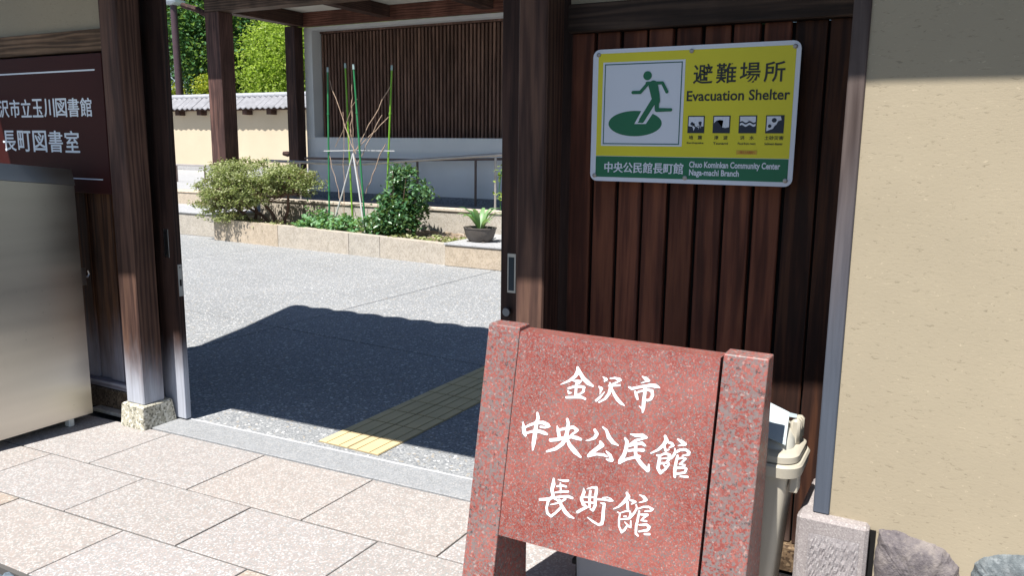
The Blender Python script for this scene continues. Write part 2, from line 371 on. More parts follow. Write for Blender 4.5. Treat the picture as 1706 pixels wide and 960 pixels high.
def leaves(name, C, size, mat, parent=None, up=.35, elong=1.8, tint=None, loc=None, fold=.25):
    """many leaf-shaped faces (two triangles folded on the midrib) about the points C"""
    n = len(C); nr = rng.normal(size=(n, 3)); nr[:, 2] = np.abs(nr[:, 2])+up; nr /= np.linalg.norm(nr, axis=1)[:, None]
    t = rng.normal(size=(n, 3)); t -= nr*(t*nr).sum(1)[:, None]; t /= np.linalg.norm(t, axis=1)[:, None]; b = np.cross(nr, t)
    s = size*rng.uniform(.65, 1.3, n)[:, None]; w = s/elong
    P = np.stack([C-t*s*.5, C+b*w*.5+nr*w*fold, C+t*s*.5, C-b*w*.5+nr*w*fold], 1).reshape(-1, 3)
    if loc is None: loc = (C[:, 0].mean(), C[:, 1].mean(), C[:, 2].min())
    P -= np.array(loc); base = np.arange(n)*4
    F = np.stack([base, base+1, base+2, base, base+2, base+3], 1).reshape(-1, 3)
    me = bpy.data.meshes.new(name); me.vertices.add(n*4); me.vertices.foreach_set('co', P.ravel())
    me.loops.add(len(F)*3); me.loops.foreach_set('vertex_index', F.ravel().astype(np.int32))
    me.polygons.add(len(F)); me.polygons.foreach_set('loop_start', (np.arange(len(F))*3).astype(np.int32))
    if tint is None: tint = rng.uniform(0, 1, n)
    at = me.attributes.new('tint', 'FLOAT', 'FACE'); at.data.foreach_set('value', np.repeat(np.clip(tint, 0, 1), 2))
    me.update(); me.validate(); return link(name, me, mat, parent, loc)
def clumps(c, r, n, per, cr, shell=.5, flat=1.):
    """points in small clumps spread through an ellipsoid; returns points and per-clump tint"""
    d = rng.normal(size=(n, 3)); d /= np.linalg.norm(d, axis=1)[:, None]
    rad = rng.uniform(shell, 1, n)**.7; K = np.array(c)+d*rad[:, None]*np.array(r)
    P = np.repeat(K, per, 0)+rng.normal(size=(n*per, 3))*cr*np.array([1, 1, flat]); T = np.repeat(rng.normal(.45, .2, n), per)+rng.normal(0, .15, n*per)
    return P, T, K

# ------------------------------------------------------------------ GROUND
def tY(x, s=.045): return s*(x+2.7)          # the gate line runs slightly skew
def quadslab(name, pts, z0, z1, mat, parent, bev=.004):
    bm = bmesh.new(); vs = [bm.verts.new((x, y, z0)) for x, y in pts]; f = bm.faces.new(vs)
    r = bmesh.ops.extrude_face_region(bm, geom=[f])
    for v in r['geom']:
        if isinstance(v, bmesh.types.BMVert): v.co.z = z1
    bmesh.ops.recalc_face_normals(bm, faces=bm.faces[:])
    top = [e for e in bm.edges if all(v.co.z > z1-1e-6 for v in e.verts)]
    if bev: bmesh.ops.bevel(bm, geom=top, offset=bev, segments=1, affect='EDGES', profile=.5)
    c = Vector((sum(p[0] for p in pts)/4, sum(p[1] for p in pts)/4, z0)); bmesh.ops.translate(bm, vec=-c, verts=bm.verts[:])
    me = bpy.data.meshes.new(name); bm.to_mesh(me); bm.free(); return link(name, me, mat, parent, c)

g = MB().box(-90, 90, -60, 120, -.30, -.06).build('ground', MAT['asphalt']); tag(g, 'dark ground under streets and paving', None, kind='structure')
# front pavement of granite slabs
fp = MB().box(-9, 4, 1.47, 2.66, -.08, -.005).build('front_pavement', plain('mortar bed', (.10, .095, .09), .9)); tag(fp, 'pale pink granite pavement in front of the gate', kind='structure')
rows = [(1.485, 1.868, -2.735), (1.868, 2.25, -2.46), (2.25, 2.715, -2.2)]
for k, (y0, y1, xj) in enumerate(rows):
    for i in range(-9, 10):
        a = xj+i*.638+.004; b = a+.630
        if b < -8.8 or a > 3.8: continue
        s = lambda x, y: y+tY(x)*(1. if y > 1.5 else .4)-.0
        e = .0045
        quadslab('paving_slab', [(a, s(a, y0)+e), (b, s(b, y0)+e), (b, s(b, y1)-e), (a, s(a, y1)-e)], -.05, random.uniform(-.0012, .0012), MAT['paving'], fp, .002)
# gutter of split dark stones in front, then the street
st = MB().box(-60, 60, -40, 1.46, -.06, -.05).build('street', MAT['asphalt']); tag(st, 'asphalt street in front of the pavement', kind='structure')
ck = MB().box(-9, 4, 1.2, 1.468, -.049, -.03).build('stone_gutter', MAT['cobble']); tag(ck, 'dark gutter of small split stones along the pavement', kind='structure')
pebs = MB()
for i in range(420):
    x = random.uniform(-5.5, 1); y = random.uniform(1.22, 1.455); r = random.uniform(.018, .03)
    v = []; n = 6
    for zz, q in ((-.04, 1), (-.008, .95), (.0, .6)):
        for k in range(n): a = 6.283*k/n; v.append((x+r*q*math.cos(a)*random.uniform(.85, 1.2), y+r*q*math.sin(a)*random.uniform(.8, 1.1), zz+random.uniform(-.003, .003)))
    pebs.add(v, [tuple(j*n+p for p in (k, (k+1) % n, (k+1) % n+n, k+n)) for j in range(2) for k in range(n)]+[tuple(range(12, 18))])
tag(pebs.build('gutter_stone', MAT['cobble'], ck), kind='stuff')
# threshold curb, pale strip for the sunlit groove edge, courtyard
def band(name, x0, x1, ya, yb, z0, z1, mat, parent=None, bev=.003):
    return quadslab(name, [(x0, ya+tY(x0)), (x1, ya+tY(x1)), (x1, yb+tY(x1)), (x0, yb+tY(x0))], z0, z1, mat, parent, bev)
cu = band('threshold_curb', -3.66, -1.3, 2.722, 2.912, -.06, .004, MAT['curb']); tag(cu, 'smooth grey curb across the gate opening', kind='structure')
gr = band('sunlit_groove_edge', -3.6, -1.5, 2.9125, 2.9175, -.03, .007, plain('painted sunlit edge', (.62, .62, .64), .5), cu, .001)  # sunlight on the rail groove's edge, put into a pale strip
cg = MB().box(-24, 6, 2.80, 20, -.055, -.012).build('courtyard_ground', plain('joint filler', (.012, .013, .015), .9)); tag(cg, 'washed aggregate floor of the courtyard', kind='structure')
def P2(x, y): return (x, y-.07*(x+4.82))
xs = [-16.5, -12.6, -8.72, -4.82, -.93, 3.]; ys = [2.9, 4.79, 8.45, 12.4]
for i in range(5):
    for j in range(3):
        x0, x1 = xs[i]+.007, xs[i+1]-.007; y0, y1 = ys[j]+.007, ys[j+1]-.007
        pts = [P2(x0, y0), P2(x1, y0), P2(x1, y1), P2(x0, y1)]
        if j == 0: pts[0] = (x0, 2.923+tY(x0)); pts[1] = (x1, 2.923+tY(x1))
        quadslab('paving_panel', pts, -.05, 0, MAT['agg'], cg, .003)
# tactile strip
tp = thing('tactile_paving', (-2.54, 2.97, 0), 'yellow tactile strip leading from the gate threshold into the courtyard', 'tactile paving')
w = .188
base = MB().box(0, w, 0, .19, .001, .005); bars = MB()
for a, b in ((.004, .05), (.058, .13), (.138, .184)): bars.box(a, b, .003, .187, .005, .0085, .0015)
bm_, rm_ = base.mesh('pad'), bars.mesh('bar')
for c in range(2):
    for r_ in range(14):
        o = link('tactile_pad', bm_, MAT['tactgap'], tp, (-2.735+c*.192, 2.972+r_*.195, 0))
        link('raised_bar', rm_, MAT['tact'], o, (-2.735+c*.192, 2.972+r_*.195, 0))

# ------------------------------------------------------------------ GATE
gate = thing('wooden_gate', (-2.54, 2.75, 0), 'dark timber roofed gate with two sliding doors standing open', 'gate')
LP = (-3.79, -3.652); RP = (-1.438, -1.322)
MB().box(LP[0], LP[1], 2.66, 2.79, .125, 3.05, .006).build('post', MAT['post'], gate)
MB().box(RP[0], RP[1], 2.66, 2.80, .125, 3.05, .006).build('post', MAT['post'], gate)
for x0, x1 in (LP, RP):
    MB().loft([(0, (x0+x1)/2, 2.735, (x1-x0)/2+.026, .105, .008), (.118, (x0+x1)/2, 2.73, (x1-x0)/2+.017, .094, .008), (.125, (x0+x1)/2, 2.73, (x1-x0)/2+.010, .088, .008)], 3).build('plinth_stone', MAT['plinth'], gate)
MB().box(-4.6, .2, 2.62, 2.84, 2.5, 2.78, .01).build('header_beam', MAT['beam'], gate)
# left bay
MB().box(-5.06, LP[0]-.002, 2.775, 2.85, 1.957, 2.07, .004).build('cross_beam', MAT['beamL'], gate)
MB().box(-5.05, LP[0]-.002, 2.80, 2.85, 2.072, 3.05).build('plaster_infill', MAT['plaster'], gate)
MB().box(-5.05, LP[0]-.003, 2.835, 2.86, .17, 1.955).build('backing_board', MAT['black'], gate)
x = LP[0]-.004; k = 0
while x > -5.0:
    wd = .104 if k else .085; y = 2.795+(.012 if k % 2 else 0)
    MB().box(x-wd, x, y, 2.834, .165, 1.954, .003).build('board', MAT['boardL'], gate); x -= wd+.006; k += 1
MB().box(-5.05, LP[0]-.003, 2.765, 2.85, .125, .163, .004).build('sill', wood('pale sill wood', (.12, .1, .12), (.3, .29, .33), (.5, .5, .55), axis=0), gate)
for a, b in ((-4.35, -3.815), (-5.05, -4.36)):
    MB().box(a, b, 2.755, 2.87, 0, .123, .006).build('base_stone', MAT['rust'], gate)
MB().box(-4.16, -3.83, 2.70, 2.753, 0, .02, .004).build('base_stone', MAT['kerb'], gate)
MB().box(-9.5, -5.062, 2.70, 2.86, 0, 1.70).build('side_wall', MAT['plaster'], gate)
MB().box(-9.6, -5.062, 2.62, 2.94, 1.703, 1.76, .01).build('side_wall_cap', MAT['tile'], gate)
# right bay
MB().box(RP[1]+.002, .2, 2.825, 2.90, 1.912, 2.012, .004).build('cross_beam', MAT['beam'], gate)
MB().box(RP[1]+.002, .2, 2.85, 2.90, 2.014, 3.05).build('plaster_infill', MAT['plaster'], gate)
MB().box(RP[1]+.002, .2, 2.885, 2.91, .1, 1.91).build('backing_board', MAT['black'], gate)
x = RP[1]+.006; k = 0
while x < .1:
    wd = .088 if x < -.60 else .1; gap = .012 if x < -.60 else .008
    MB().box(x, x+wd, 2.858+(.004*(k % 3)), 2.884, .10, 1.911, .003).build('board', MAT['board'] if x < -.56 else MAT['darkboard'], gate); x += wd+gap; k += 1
for a, b in ((-1.30, -.76), (-.755, -.3)):
    MB().box(a, b, 2.83, 2.92, 0, .098, .006).build('base_stone', MAT['rust'], gate)
# doors
def stile(x0, x1, y0, y1, name='stile'): return MB().box(x0, x1, y0, y1, .012, 2.3, .003)
dl = stile(-3.72, -3.563, 2.845, 2.882).build('door', MAT['door'], gate)
MB().box(-4.6, -3.722, 2.852, 2.876, .03, 2.29).build('door_panel', MAT['door'], dl)
pl_ = MB(); pl_.box(-3.650, -3.612, 2.8425, 2.8450, .895, 1.045, .001); pl_.build('pull', MAT['metal'], dl)
MB().box(-3.642, -3.622, 2.8415, 2.8424, .91, 1.03).build('pull_recess', MAT['black'], dl)
lk = MB().box(-3.5632, -3.5612, 2.850, 2.876, .69, .86, .0006).build('lock_plate', MAT['metal'], dl)
MB().box(-3.5611, -3.5607, 2.857, 2.869, .745, .78).build('keeper_slot', MAT['black'], dl)
MB().tube([(-3.5612, 2.863, .845), (-3.5600, 2.863, .845)], .004, 8).build('screw', MAT['black'], dl)
dr = stile(-1.639, -1.50, 2.90, 2.937).build('door', MAT['door'], gate)
MB().box(-1.498, -.7, 2.912, 2.931, .03, 2.29).build('door_panel', MAT['door'], dr)
MB().box(-1.606, -1.566, 2.8975, 2.8999, .895, 1.06, .001).build('pull', MAT['metal'], dr)
MB().box(-1.600, -1.574, 2.8965, 2.8974, .905, 1.045).build('pull_recess', plain('dark blue recess', (.02, .035, .05), .4), dr)
MB().tube([(-1.600, 2.90, .815), (-1.600, 2.885, .815), (-1.600, 2.878, .815)], [.011, .020, .017], 14).build('knob', plain('tarnished knob', (.2, .22, .25), .35, .9), dr, True)
# roof (out of frame, throws the shade seen on floor and walls)
def roof_pt(u, v):      # u 0..1 left-right, v 0 front eave .. .5 ridge .. 1 rear eave
    xl = np.interp(v, [0, .5, 1], [-4.82, -5.35, -5.61]); x = xl+(3.2-xl)*u
    yf = float(np.interp(x, [-6, -1.9, -.3, 3], [1.451, 1.636, 1.686, 1.683])); yr = 4.05+.045*(x+2.7)
    y = np.interp(v, [0, .5, 1], [yf, (yf+yr)/2, yr]); z = np.interp(v, [0, .5, 1], [2.87, 3.52, 2.87]); return x, y, z
rf = MB(); nu, nv = 260, 13; vs = []
for j in range(nv):
    for i in range(nu):
        x, y, z = roof_pt(i/(nu-1), j/(nv-1)); wv = abs(math.sin(x*math.pi/.27)); vs.append((x, y+(.035*wv if j == nv-1 else (-.02*wv if j == 0 else 0)), z+.035*wv+.05))
for j in range(nv):
    for i in range(nu):
        x, y, z = roof_pt(i/(nu-1), j/(nv-1)); vs.append((x, y, z-.03))
o_ = nu*nv; fs = []
for j in range(nv-1):
    for i in range(nu-1):
        a = j*nu+i; fs.append((a, a+1, a+nu+1, a+nu)); a += o_; fs.append((a, a+nu, a+nu+1, a+1))
for i in range(nu-1): fs.append((i, i+o_, i+1+o_, i+1)); a = (nv-1)*nu+i; fs.append((a, a+1, a+1+o_, a+o_))
for j in range(nv-1): a = j*nu; fs.append((a, a+nu, a+nu+o_, a+o_)); a = j*nu+nu-1; fs.append((a, a+o_, a+nu+o_, a+nu))
rf.add(vs, fs).build('roof', MAT['tile'], gate)

# ------------------------------------------------------------------ RIGHT WING WALL
wl = thing('plaster_wall', (.9, 2.33, 0), 'ochre straw plaster wall on stone footing right of the gate', 'wall')
bm = bmesh.new(); nx, nz = 60, 80
grid = [[bm.verts.new((-.238+2.6*i/nx, 2.33, .0+3.1*k/nz)) for k in range(nz+1)] for i in range(nx+1)]
for i in range(nx):
    for k in range(nz): bm.faces.new((grid[i][k], grid[i+1][k], grid[i+1][k+1], grid[i][k+1]))
me = bpy.data.meshes.new('plaster_face'); bm.to_mesh(me); bm.free(); link('plaster_face', me, MAT['plaster'], wl)
MB().box(-.268, 2.362, 2.336, 2.78, .01, 3.1).build('wall_core', MAT['plaster'], wl)
MB().box(-.280, -.2365, 2.322, 2.62, .474, 3.1, .003).build('corner_trim', MAT['trim'], wl)
# carved block: smooth margin, picked centre
bk = MB().box(-.318, -.128, 2.29, 2.60, 0, .473, .009); b_ = bk.build('footing_block', MAT['block'], wl)
bm = bmesh.new(); n = 34
gv = [[bm.verts.new((-.283+.134*i/n, 2.2885-(.005*random.random()*min(1, i/2, (n-i)/2, k/2, (n-k)/2)), .02+.405*k/n)) for k in range(n+1)] for i in range(n+1)]
for i in range(n):
    for k in range(n): bm.faces.new((gv[i][k], gv[i+1][k], gv[i+1][k+1], gv[i][k+1]))
me = bpy.data.meshes.new('picked_face'); bm.to_mesh(me); bm.free(); link('picked_face', me, MAT['block'], b_)
def rock(out, seed, mat, prot=.03):
    """flat faced footing stone from its outline (x, z) in the wall plane"""
    from mathutils import noise as nz_
    P = []
    for (x0, z0), (x1, z1) in zip(out, out[1:]+out[:1]):
        for k in range(14):
            t = k/14; x = x0+(x1-x0)*t; z = z0+(z1-z0)*t; d = nz_.fractal(Vector((x*30, z*30, seed*3.1)), .7, 2, 4)*.0045; P.append((x+d, z+d*.6))
    cx = sum(q[0] for q in P)/len(P); cz = sum(q[1] for q in P)/len(P); T = (1.0, 1., .985, .96, .92, .86, .78, .68, .57, .46, .35, .24, .13, .05); n = len(P); v = []
    for j, t in enumerate(T):
        for x, z in P:
            px, pz_ = cx+(x-cx)*t, cz+(z-cz)*t
            if j == 0: y = 2.42
            else:
                q = Vector((px*7, pz_*7, seed*5.7)); y = 2.333-prot*(1-t**9)-nz_.ridged_multi_fractal(q, .8, 2.1, 5, .9, 2)*.006*(1-t**6)-nz_.fractal(q*6, .6, 2.1, 4)*.0045
            v.append((px, y, pz_))
    f = [(j*n+k, j*n+(k+1) % n, (j+1)*n+(k+1) % n, (j+1)*n+k) for j in range(len(T)-1) for k in range(n)]+[tuple((len(T)-1)*n+k for k in range(n))]
    bm = bmesh.new(); V = [bm.verts.new(p) for p in v]
    for q in f: bm.faces.new([V[i] for i in q])
    bmesh.ops.recalc_face_normals(bm, faces=bm.faces[:]); c = Vector((cx, 2.36, 0)); bmesh.ops.translate(bm, vec=-c, verts=bm.verts[:])
    me = bpy.data.meshes.new('footing_stone'); bm.to_mesh(me); bm.free()
    for p_ in me.polygons: p_.use_smooth = True
    return link('footing_stone', me, mat, wl, c)
def rough_stone(name, d, c, l):
    m = N(name); v = m.coord(); a = m.noise(v, 9, 8, .68, .6); col = m.ramp(a, (.32, d), (.5, c), (.68, l))
    col = m.mix(m.ramp(m.noise(v, 70, 4), (.55, 0.), (.7, .6)), col, l); return m.set(col, .95, bump=m.noise(v, 34, 6, .7), bs=.9, bd=.012)
S1 = rough_stone('mauve rough stone', (.075, .065, .075), (.165, .145, .15), (.28, .245, .225))
S2 = rough_stone('blue grey rough stone', (.06, .07, .08), (.14, .16, .17), (.29, .31, .32))
rock([(-.109, .0), (-.110, .22), (-.112, .40), (-.108, .462), (-.07, .470), (-.02, .462), (.03, .455), (.07, .434), (.098, .395), (.112, .33), (.110, .18), (.10, .0)], 1, S1)
rock([(.116, .0), (.122, .24), (.118, .36), (.126, .425), (.15, .450), (.20, .470), (.26, .482), (.33, .478), (.375, .45), (.39, .3), (.38, .0)], 2, S2)
rock([(.395, .0), (.40, .32), (.42, .44), (.50, .475), (.60, .46), (.655, .40), (.66, .2), (.64, .0)], 3, S1)
rock([(.665, .0), (.675, .38), (.72, .46), (.82, .48), (.93, .45), (.96, .3), (.94, .0)], 4, S2)
rock([(.96, .0), (.98, .40), (1.05, .46), (1.2, .47), (1.3, .4), (1.3, .0)], 5, S1)
MB().box(-.127, -.112, 2.325, 2.4, .02, .455).build('open_joint', MAT['black'], wl)

# ------------------------------------------------------------------ SIGNS
# evacuation shelter sign
SX, SZ = -1.2, 1.376; SWd, SH = .719, .467; sy = 2.79
ev = thing('evacuation_sign', (SX+.36, sy, SZ), 'yellow and green evacuation shelter sign with running figure on plank wall', 'sign')
rr = []
for qx, qz, a0 in ((1, 1, 0), (-1, 1, 90), (-1, -1, 180), (1, -1, 270)):
    for k in range(6):
        a = R(a0+18*k); rr.append((SWd/2+qx*(SWd/2-.026)+.026*math.cos(a), SH/2-.002+qz*(SH/2-.026)+.026*math.sin(a)))
bm = bmesh.new(); f = bm.faces.new([bm.verts.new((SX+a, sy+.004, SZ+b)) for a, b in rr]); r_ = bmesh.ops.extrude_face_region(bm, geom=[f])
for v in r_['geom']:
    if isinstance(v, bmesh.types.BMVert): v.co.y = sy
bmesh.ops.recalc_face_normals(bm, faces=bm.faces[:]); me = bpy.data.meshes.new('sign_plate'); bm.to_mesh(me); bm.free(); link('sign_plate', me, MAT['signplate'], ev)
MB().box(SX+.1, SX+.62, sy+.005, 2.857, SZ+.1, SZ+.13).build('mounting_rail', MAT['black'], ev)
O = (SX, SZ); E_ = .0006
rect = lambda a, b, c, d: [(a, c), (b, c), (b, d), (a, d)]
def pr(pts, lay, nm, mt): return poly(pts, sy-E_*lay, nm, MAT[mt], ev, O)
pr(rect(.021, .704, .0895, .4505), 1, 'yellow_field', 'yellow'); pr(rect(.021, .703, .013, .088), 1, 'green_band', 'green')
pr(rect(.040, .342, .1255, .4195), 2, 'white_panel', 'signplate')
fr = MB()
for a, b, c, d in ((.047, .3325, .4095, .413), (.047, .3325, .1315, .135), (.047, .0505, .135, .4095), (.329, .3325, .135, .4095)):
    fr.add([(SX+x_, sy-E_*3, SZ+z_) for x_, z_ in rect(a, b, c, d)], [(0, 1, 2, 3)])
fr.build('panel_outline', MAT['dkgreen'], ev)
pr(disc(.167, .2045, .1, .0445), 3, 'ellipse', 'green')
pr([(.238, .285), (.217, .297), (.166, .203), (.209, .203), (.238, .247)], 4, 'leg_outline', 'signplate')
pr(disc(.2085, .369, .0155, .0155), 5, 'head', 'green')
strokes_xz([[(.157, .3125, .0115), (.184, .3125, .0115), (.212, .343, .0115)], [(.208, .3435, .0105), (.264, .343, .0105), (.281, .3125, .0115)],
            [(.231, .335, .034), (.240, .300, .031), (.245, .282, .026)], [(.246, .283, .017), (.2475, .251, .014), (.298, .251, .011)], [(.236, .284, .02), (.215, .250, .02), (.1935, .216, .0195)]],
           .0012, sy-E_*6, O, 'running_figure', MAT['green'], ev)
pr([(.190, .222), (.178, .207), (.199, .207), (.2075, .222)], 5, 'foot', 'green')
for i, ch in enumerate('避難場所'):
    text_xz(ch, SX+.371+i*.0785, SX+.438+i*.0785, SZ+.336, SZ+.402, sy-E_*3, 'lettering', MAT['inkblack'], ev, .012)
text_xz('Evacuation Shelter', SX+.352, SX+.694, SZ+.279, SZ+.314, sy-E_*3, 'lettering', MAT['inkblack'], ev, .018)
for i in range(4):
    a = .3600+i*.0875; b = a+.0585; q = lambda u, v: (a+u*.0585, .1715+v*.0585)
    pr(rect(a, b, .1715, .230), 3, 'hazard_square', 'navy')
    P_ = lambda pts, lay, mt: pr([q(*p) for p in pts], lay, 'hazard_drawing', mt)
    if i == 0:
        P_([(.06, .40), (.3, .38), (.4, .44), (.55, .36), (.7, .42), (.94, .38), (.94, .94), (.06, .94)], 4, 'signplate')
        P_([(.3, .6), (.42, .56), (.38, .36), (.46, .34), (.36, .12), (.34, .3), (.3, .32)], 4, 'signplate')
        P_([(.58, .44), (.66, .42), (.66, .2), (.74, .5), (.8, .26), (.82, .55), (.6, .3)], 4, 'signplate')
        P_([(.26+.09*math.cos(t), .54+.1*math.sin(t)) for t in np.linspace(0, 6.1, 12)], 5, 'navy'); P_([(.74+.1*math.cos(t), .58+.1*math.sin(t)) for t in np.linspace(0, 6.1, 12)], 5, 'navy')
    elif i == 1:
        P_([(.06, .94), (.94, .94), (.94, .34), (.74, .3), (.55, .34), (.45, .48), (.47, .6), (.6, .72), (.4, .76), (.22, .72), (.06, .58)], 4, 'signplate')
    elif i == 2:
        wv = lambda y0, am: [(.06+.88*t, y0+am*math.sin(t*12.6)) for t in np.linspace(0, 1, 25)]
        P_(wv(.64, .05)+[(.94, .94), (.06, .94)], 4, 'signplate'); P_(wv(.42, .05)+wv(.54, .05)[::-1], 4, 'signplate')
    else:
        P_([(.06, .94), (.8, .94), (.86, .74), (.66, .66), (.6, .5), (.5, .42), (.42, .26), (.06, .12)], 4, 'signplate')
        P_([(.46+.14*math.cos(t), .72+.13*math.sin(t)) for t in np.linspace(0, 6.1, 9)], 5, 'navy'); P_([(.23+.1*math.cos(t), .4+.1*math.sin(t)) for t in np.linspace(0, 6.1, 9)], 5, 'navy')
    J = ['地　震', '津　波', '洪　水', '土砂災害'][i]; En = ['Earthquake', 'Tsunami', 'Flood from rivers', 'Sediment disaster'][i]
    text_xz(J, SX+a+(.006 if i < 3 else -.001), SX+b-(.006 if i < 3 else -.001), SZ+.150, SZ+.1635, sy-E_*3, 'lettering', MAT['inkblack'], ev, .02)
    text_xz(En, SX+a+(.004 if i == 1 else 0), SX+b-(.004 if i == 1 else 0), SZ+.1335, SZ+.1415, sy-E_*3, 'lettering', MAT['inkblack'], ev, .02)
pr(rect(.532, .6, .1015, .1155), 3, 'sticker', 'orange'); text_xz('２階以上の高所へ', SX+.539, SX+.594, SZ+.104, SZ+.113, sy-E_*4, 'lettering', MAT['orangetext'], ev, .02)
text_xz('中央公民館長町館', SX+.056, SX+.352, SZ+.030, SZ+.068, sy-E_*3, 'lettering', MAT['signplate'], ev, .03)
text_xz('Chuo Kominkan Community Center', SX+.372, SX+.678, SZ+.0475, SZ+.0755, sy-E_*3, 'lettering', MAT['signplate'], ev, .03)
text_xz('Naga-machi Branch', SX+.373, SX+.545, SZ+.0205, SZ+.048, sy-E_*3, 'lettering', MAT['signplate'], ev, .03)
for a, b in ((.022, .4465), (.362, .446), (.7, .446), (.018, .018), (.359, .018), (.697, .018)):
    MB().tube([(SX+a, sy, SZ+b), (SX+a, sy-.004, SZ+b), (SX+a, sy-.006, SZ+b)], [.0075, .0075, .004], 12).build('screw', plain('sign screw', (.4, .37, .34), .4, .7) if 'scr' not in MAT else MAT['scr'], ev, True)

# brown library sign, left
by = 2.757
bs = thing('library_sign', (-4.6, by, 1.2), 'dark brown sign with white lettering left of the gate post', 'sign')
MB().box(-5.04, -3.93, by, 2.79, 1.218, 1.946, .003).build('sign_board', MAT['brownsign'], bs)
MB().box(-5.0, -3.989, by-.0012, by-.0004, 1.858, 1.866).build('line', MAT['signwhite'], bs); MB().box(-5.0, -3.989, by-.0012, by-.0004, 1.292, 1.298).build('line', MAT['signwhite'], bs)
T1 = '金沢市立玉川図書館'; cw = .1068
for i, ch in enumerate(T1):
    x1 = -4.035-(8-i)*cw; text_xz(ch, x1-.098, x1, 1.624, 1.722, by-.001, 'lettering', MAT['signwhite'], bs, .022)
for i, ch in enumerate('長町図書室'):
    x1 = -4.163-(4-i)*.145; text_xz(ch, x1-.128, x1, 1.434, 1.550, by-.001, 'lettering', MAT['signwhite'], bs, .02)
# ------------------------------------------------------------------ STAINLESS CABINET
cb = thing('steel_cabinet', (-4.3, 2.1, 0), 'brushed stainless steel cabinet at the left beside the gate post', 'cabinet')
X1 = -4.0
def zt(y): return 1.352+(2.6-y)*.105
me = MB(); me.add([(X1, 1.95, .045), (X1, 2.6, .045), (X1, 2.6, zt(2.6)-.083), (X1, 1.95, zt(1.95)-.083), (X1-.6, 1.95, .045), (X1-.6, 2.6, .045), (X1-.6, 2.6, zt(2.6)-.083), (X1-.6, 1.95, zt(1.95)-.083)],
                  [(0, 1, 2, 3), (1, 5, 6, 2), (5, 4, 7, 6), (4, 0, 3, 7), (0, 4, 5, 1), (3, 2, 6, 7)]).build('body', MAT['steel'], cb)
MB().add([(X1+.004, 1.95, zt(1.95)-.081), (X1+.004, 2.603, zt(2.603)-.081), (X1-.018, 2.603, zt(2.6)), (X1-.018, 1.95, zt(1.95)), (X1-.6, 1.95, zt(1.95)-.081), (X1-.6, 2.603, zt(2.6)-.081), (X1-.58, 2.603, zt(2.6)), (X1-.58, 1.95, zt(1.95))],
         [(0, 1, 2, 3), (1, 5, 6, 2), (5, 4, 7, 6), (4, 0, 3, 7), (0, 4, 5, 1), (3, 2, 6, 7)]).build('top_hood', MAT['steel'], cb)
lt = MB().box(X1-.02, X1-.004, 2.601, 2.628, .745, .835, .001).build('latch', MAT['metal'], cb)
MB().tube([(X1-.003, 2.640, .82), (X1-.003, 2.645, .80), (X1-.003, 2.636, .785), (X1-.003, 2.628, .79)], .004, 6).build('latch_hook', MAT['metal'], lt)
MB().box(X1-.05, X1-.01, 2.47, 2.50, 0, .045, .003).build('foot', plain('pale plastic foot', (.7, .72, .7), .4), cb)
MB().box(X1-.05, X1-.01, 2.0, 2.03, 0, .045, .003).build('foot', plain('pale plastic foot', (.7, .72, .7), .4), cb)

# ------------------------------------------------------------------ RED GRANITE SIGN
TH = R(11.5); Y0 = 1.95; BK = 2.20
def fy(z, off=0): return Y0+math.tan(TH)*z+off
ss = thing('granite_sign', (-.83, 2.1, 0), 'tilted red granite name stone with white brush lettering between two posts', 'sign')
def wedge(x0, x1, z0, z1, off, back, name, mat):
    v = [(x0, fy(z0, off), z0), (x1, fy(z0, off), z0), (x1, back, z0), (x0, back, z0), (x0, fy(z1, off), z1), (x1, fy(z1, off), z1), (x1, back, z1), (x0, back, z1)]
    bm = bmesh.new(); V = [bm.verts.new(p) for p in v]
    for q in ((0, 3, 2, 1), (4, 5, 6, 7), (0, 1, 5, 4), (1, 2, 6, 5), (2, 3, 7, 6), (3, 0, 4, 7)): bm.faces.new([V[i] for i in q])
    bmesh.ops.bevel(bm, geom=bm.edges[:], offset=.0035, segments=2, affect='EDGES', profile=.5)
    me = bpy.data.meshes.new(name); bm.to_mesh(me); bm.free(); return link(name, me, mat, ss)
wedge(-1.252, -1.1415, 0, .948, 0, BK+.01, 'side_post', MAT['redpost'])
wedge(-.5155, -.396, 0, .950, 0, BK+.01, 'side_post', MAT['redpost'])
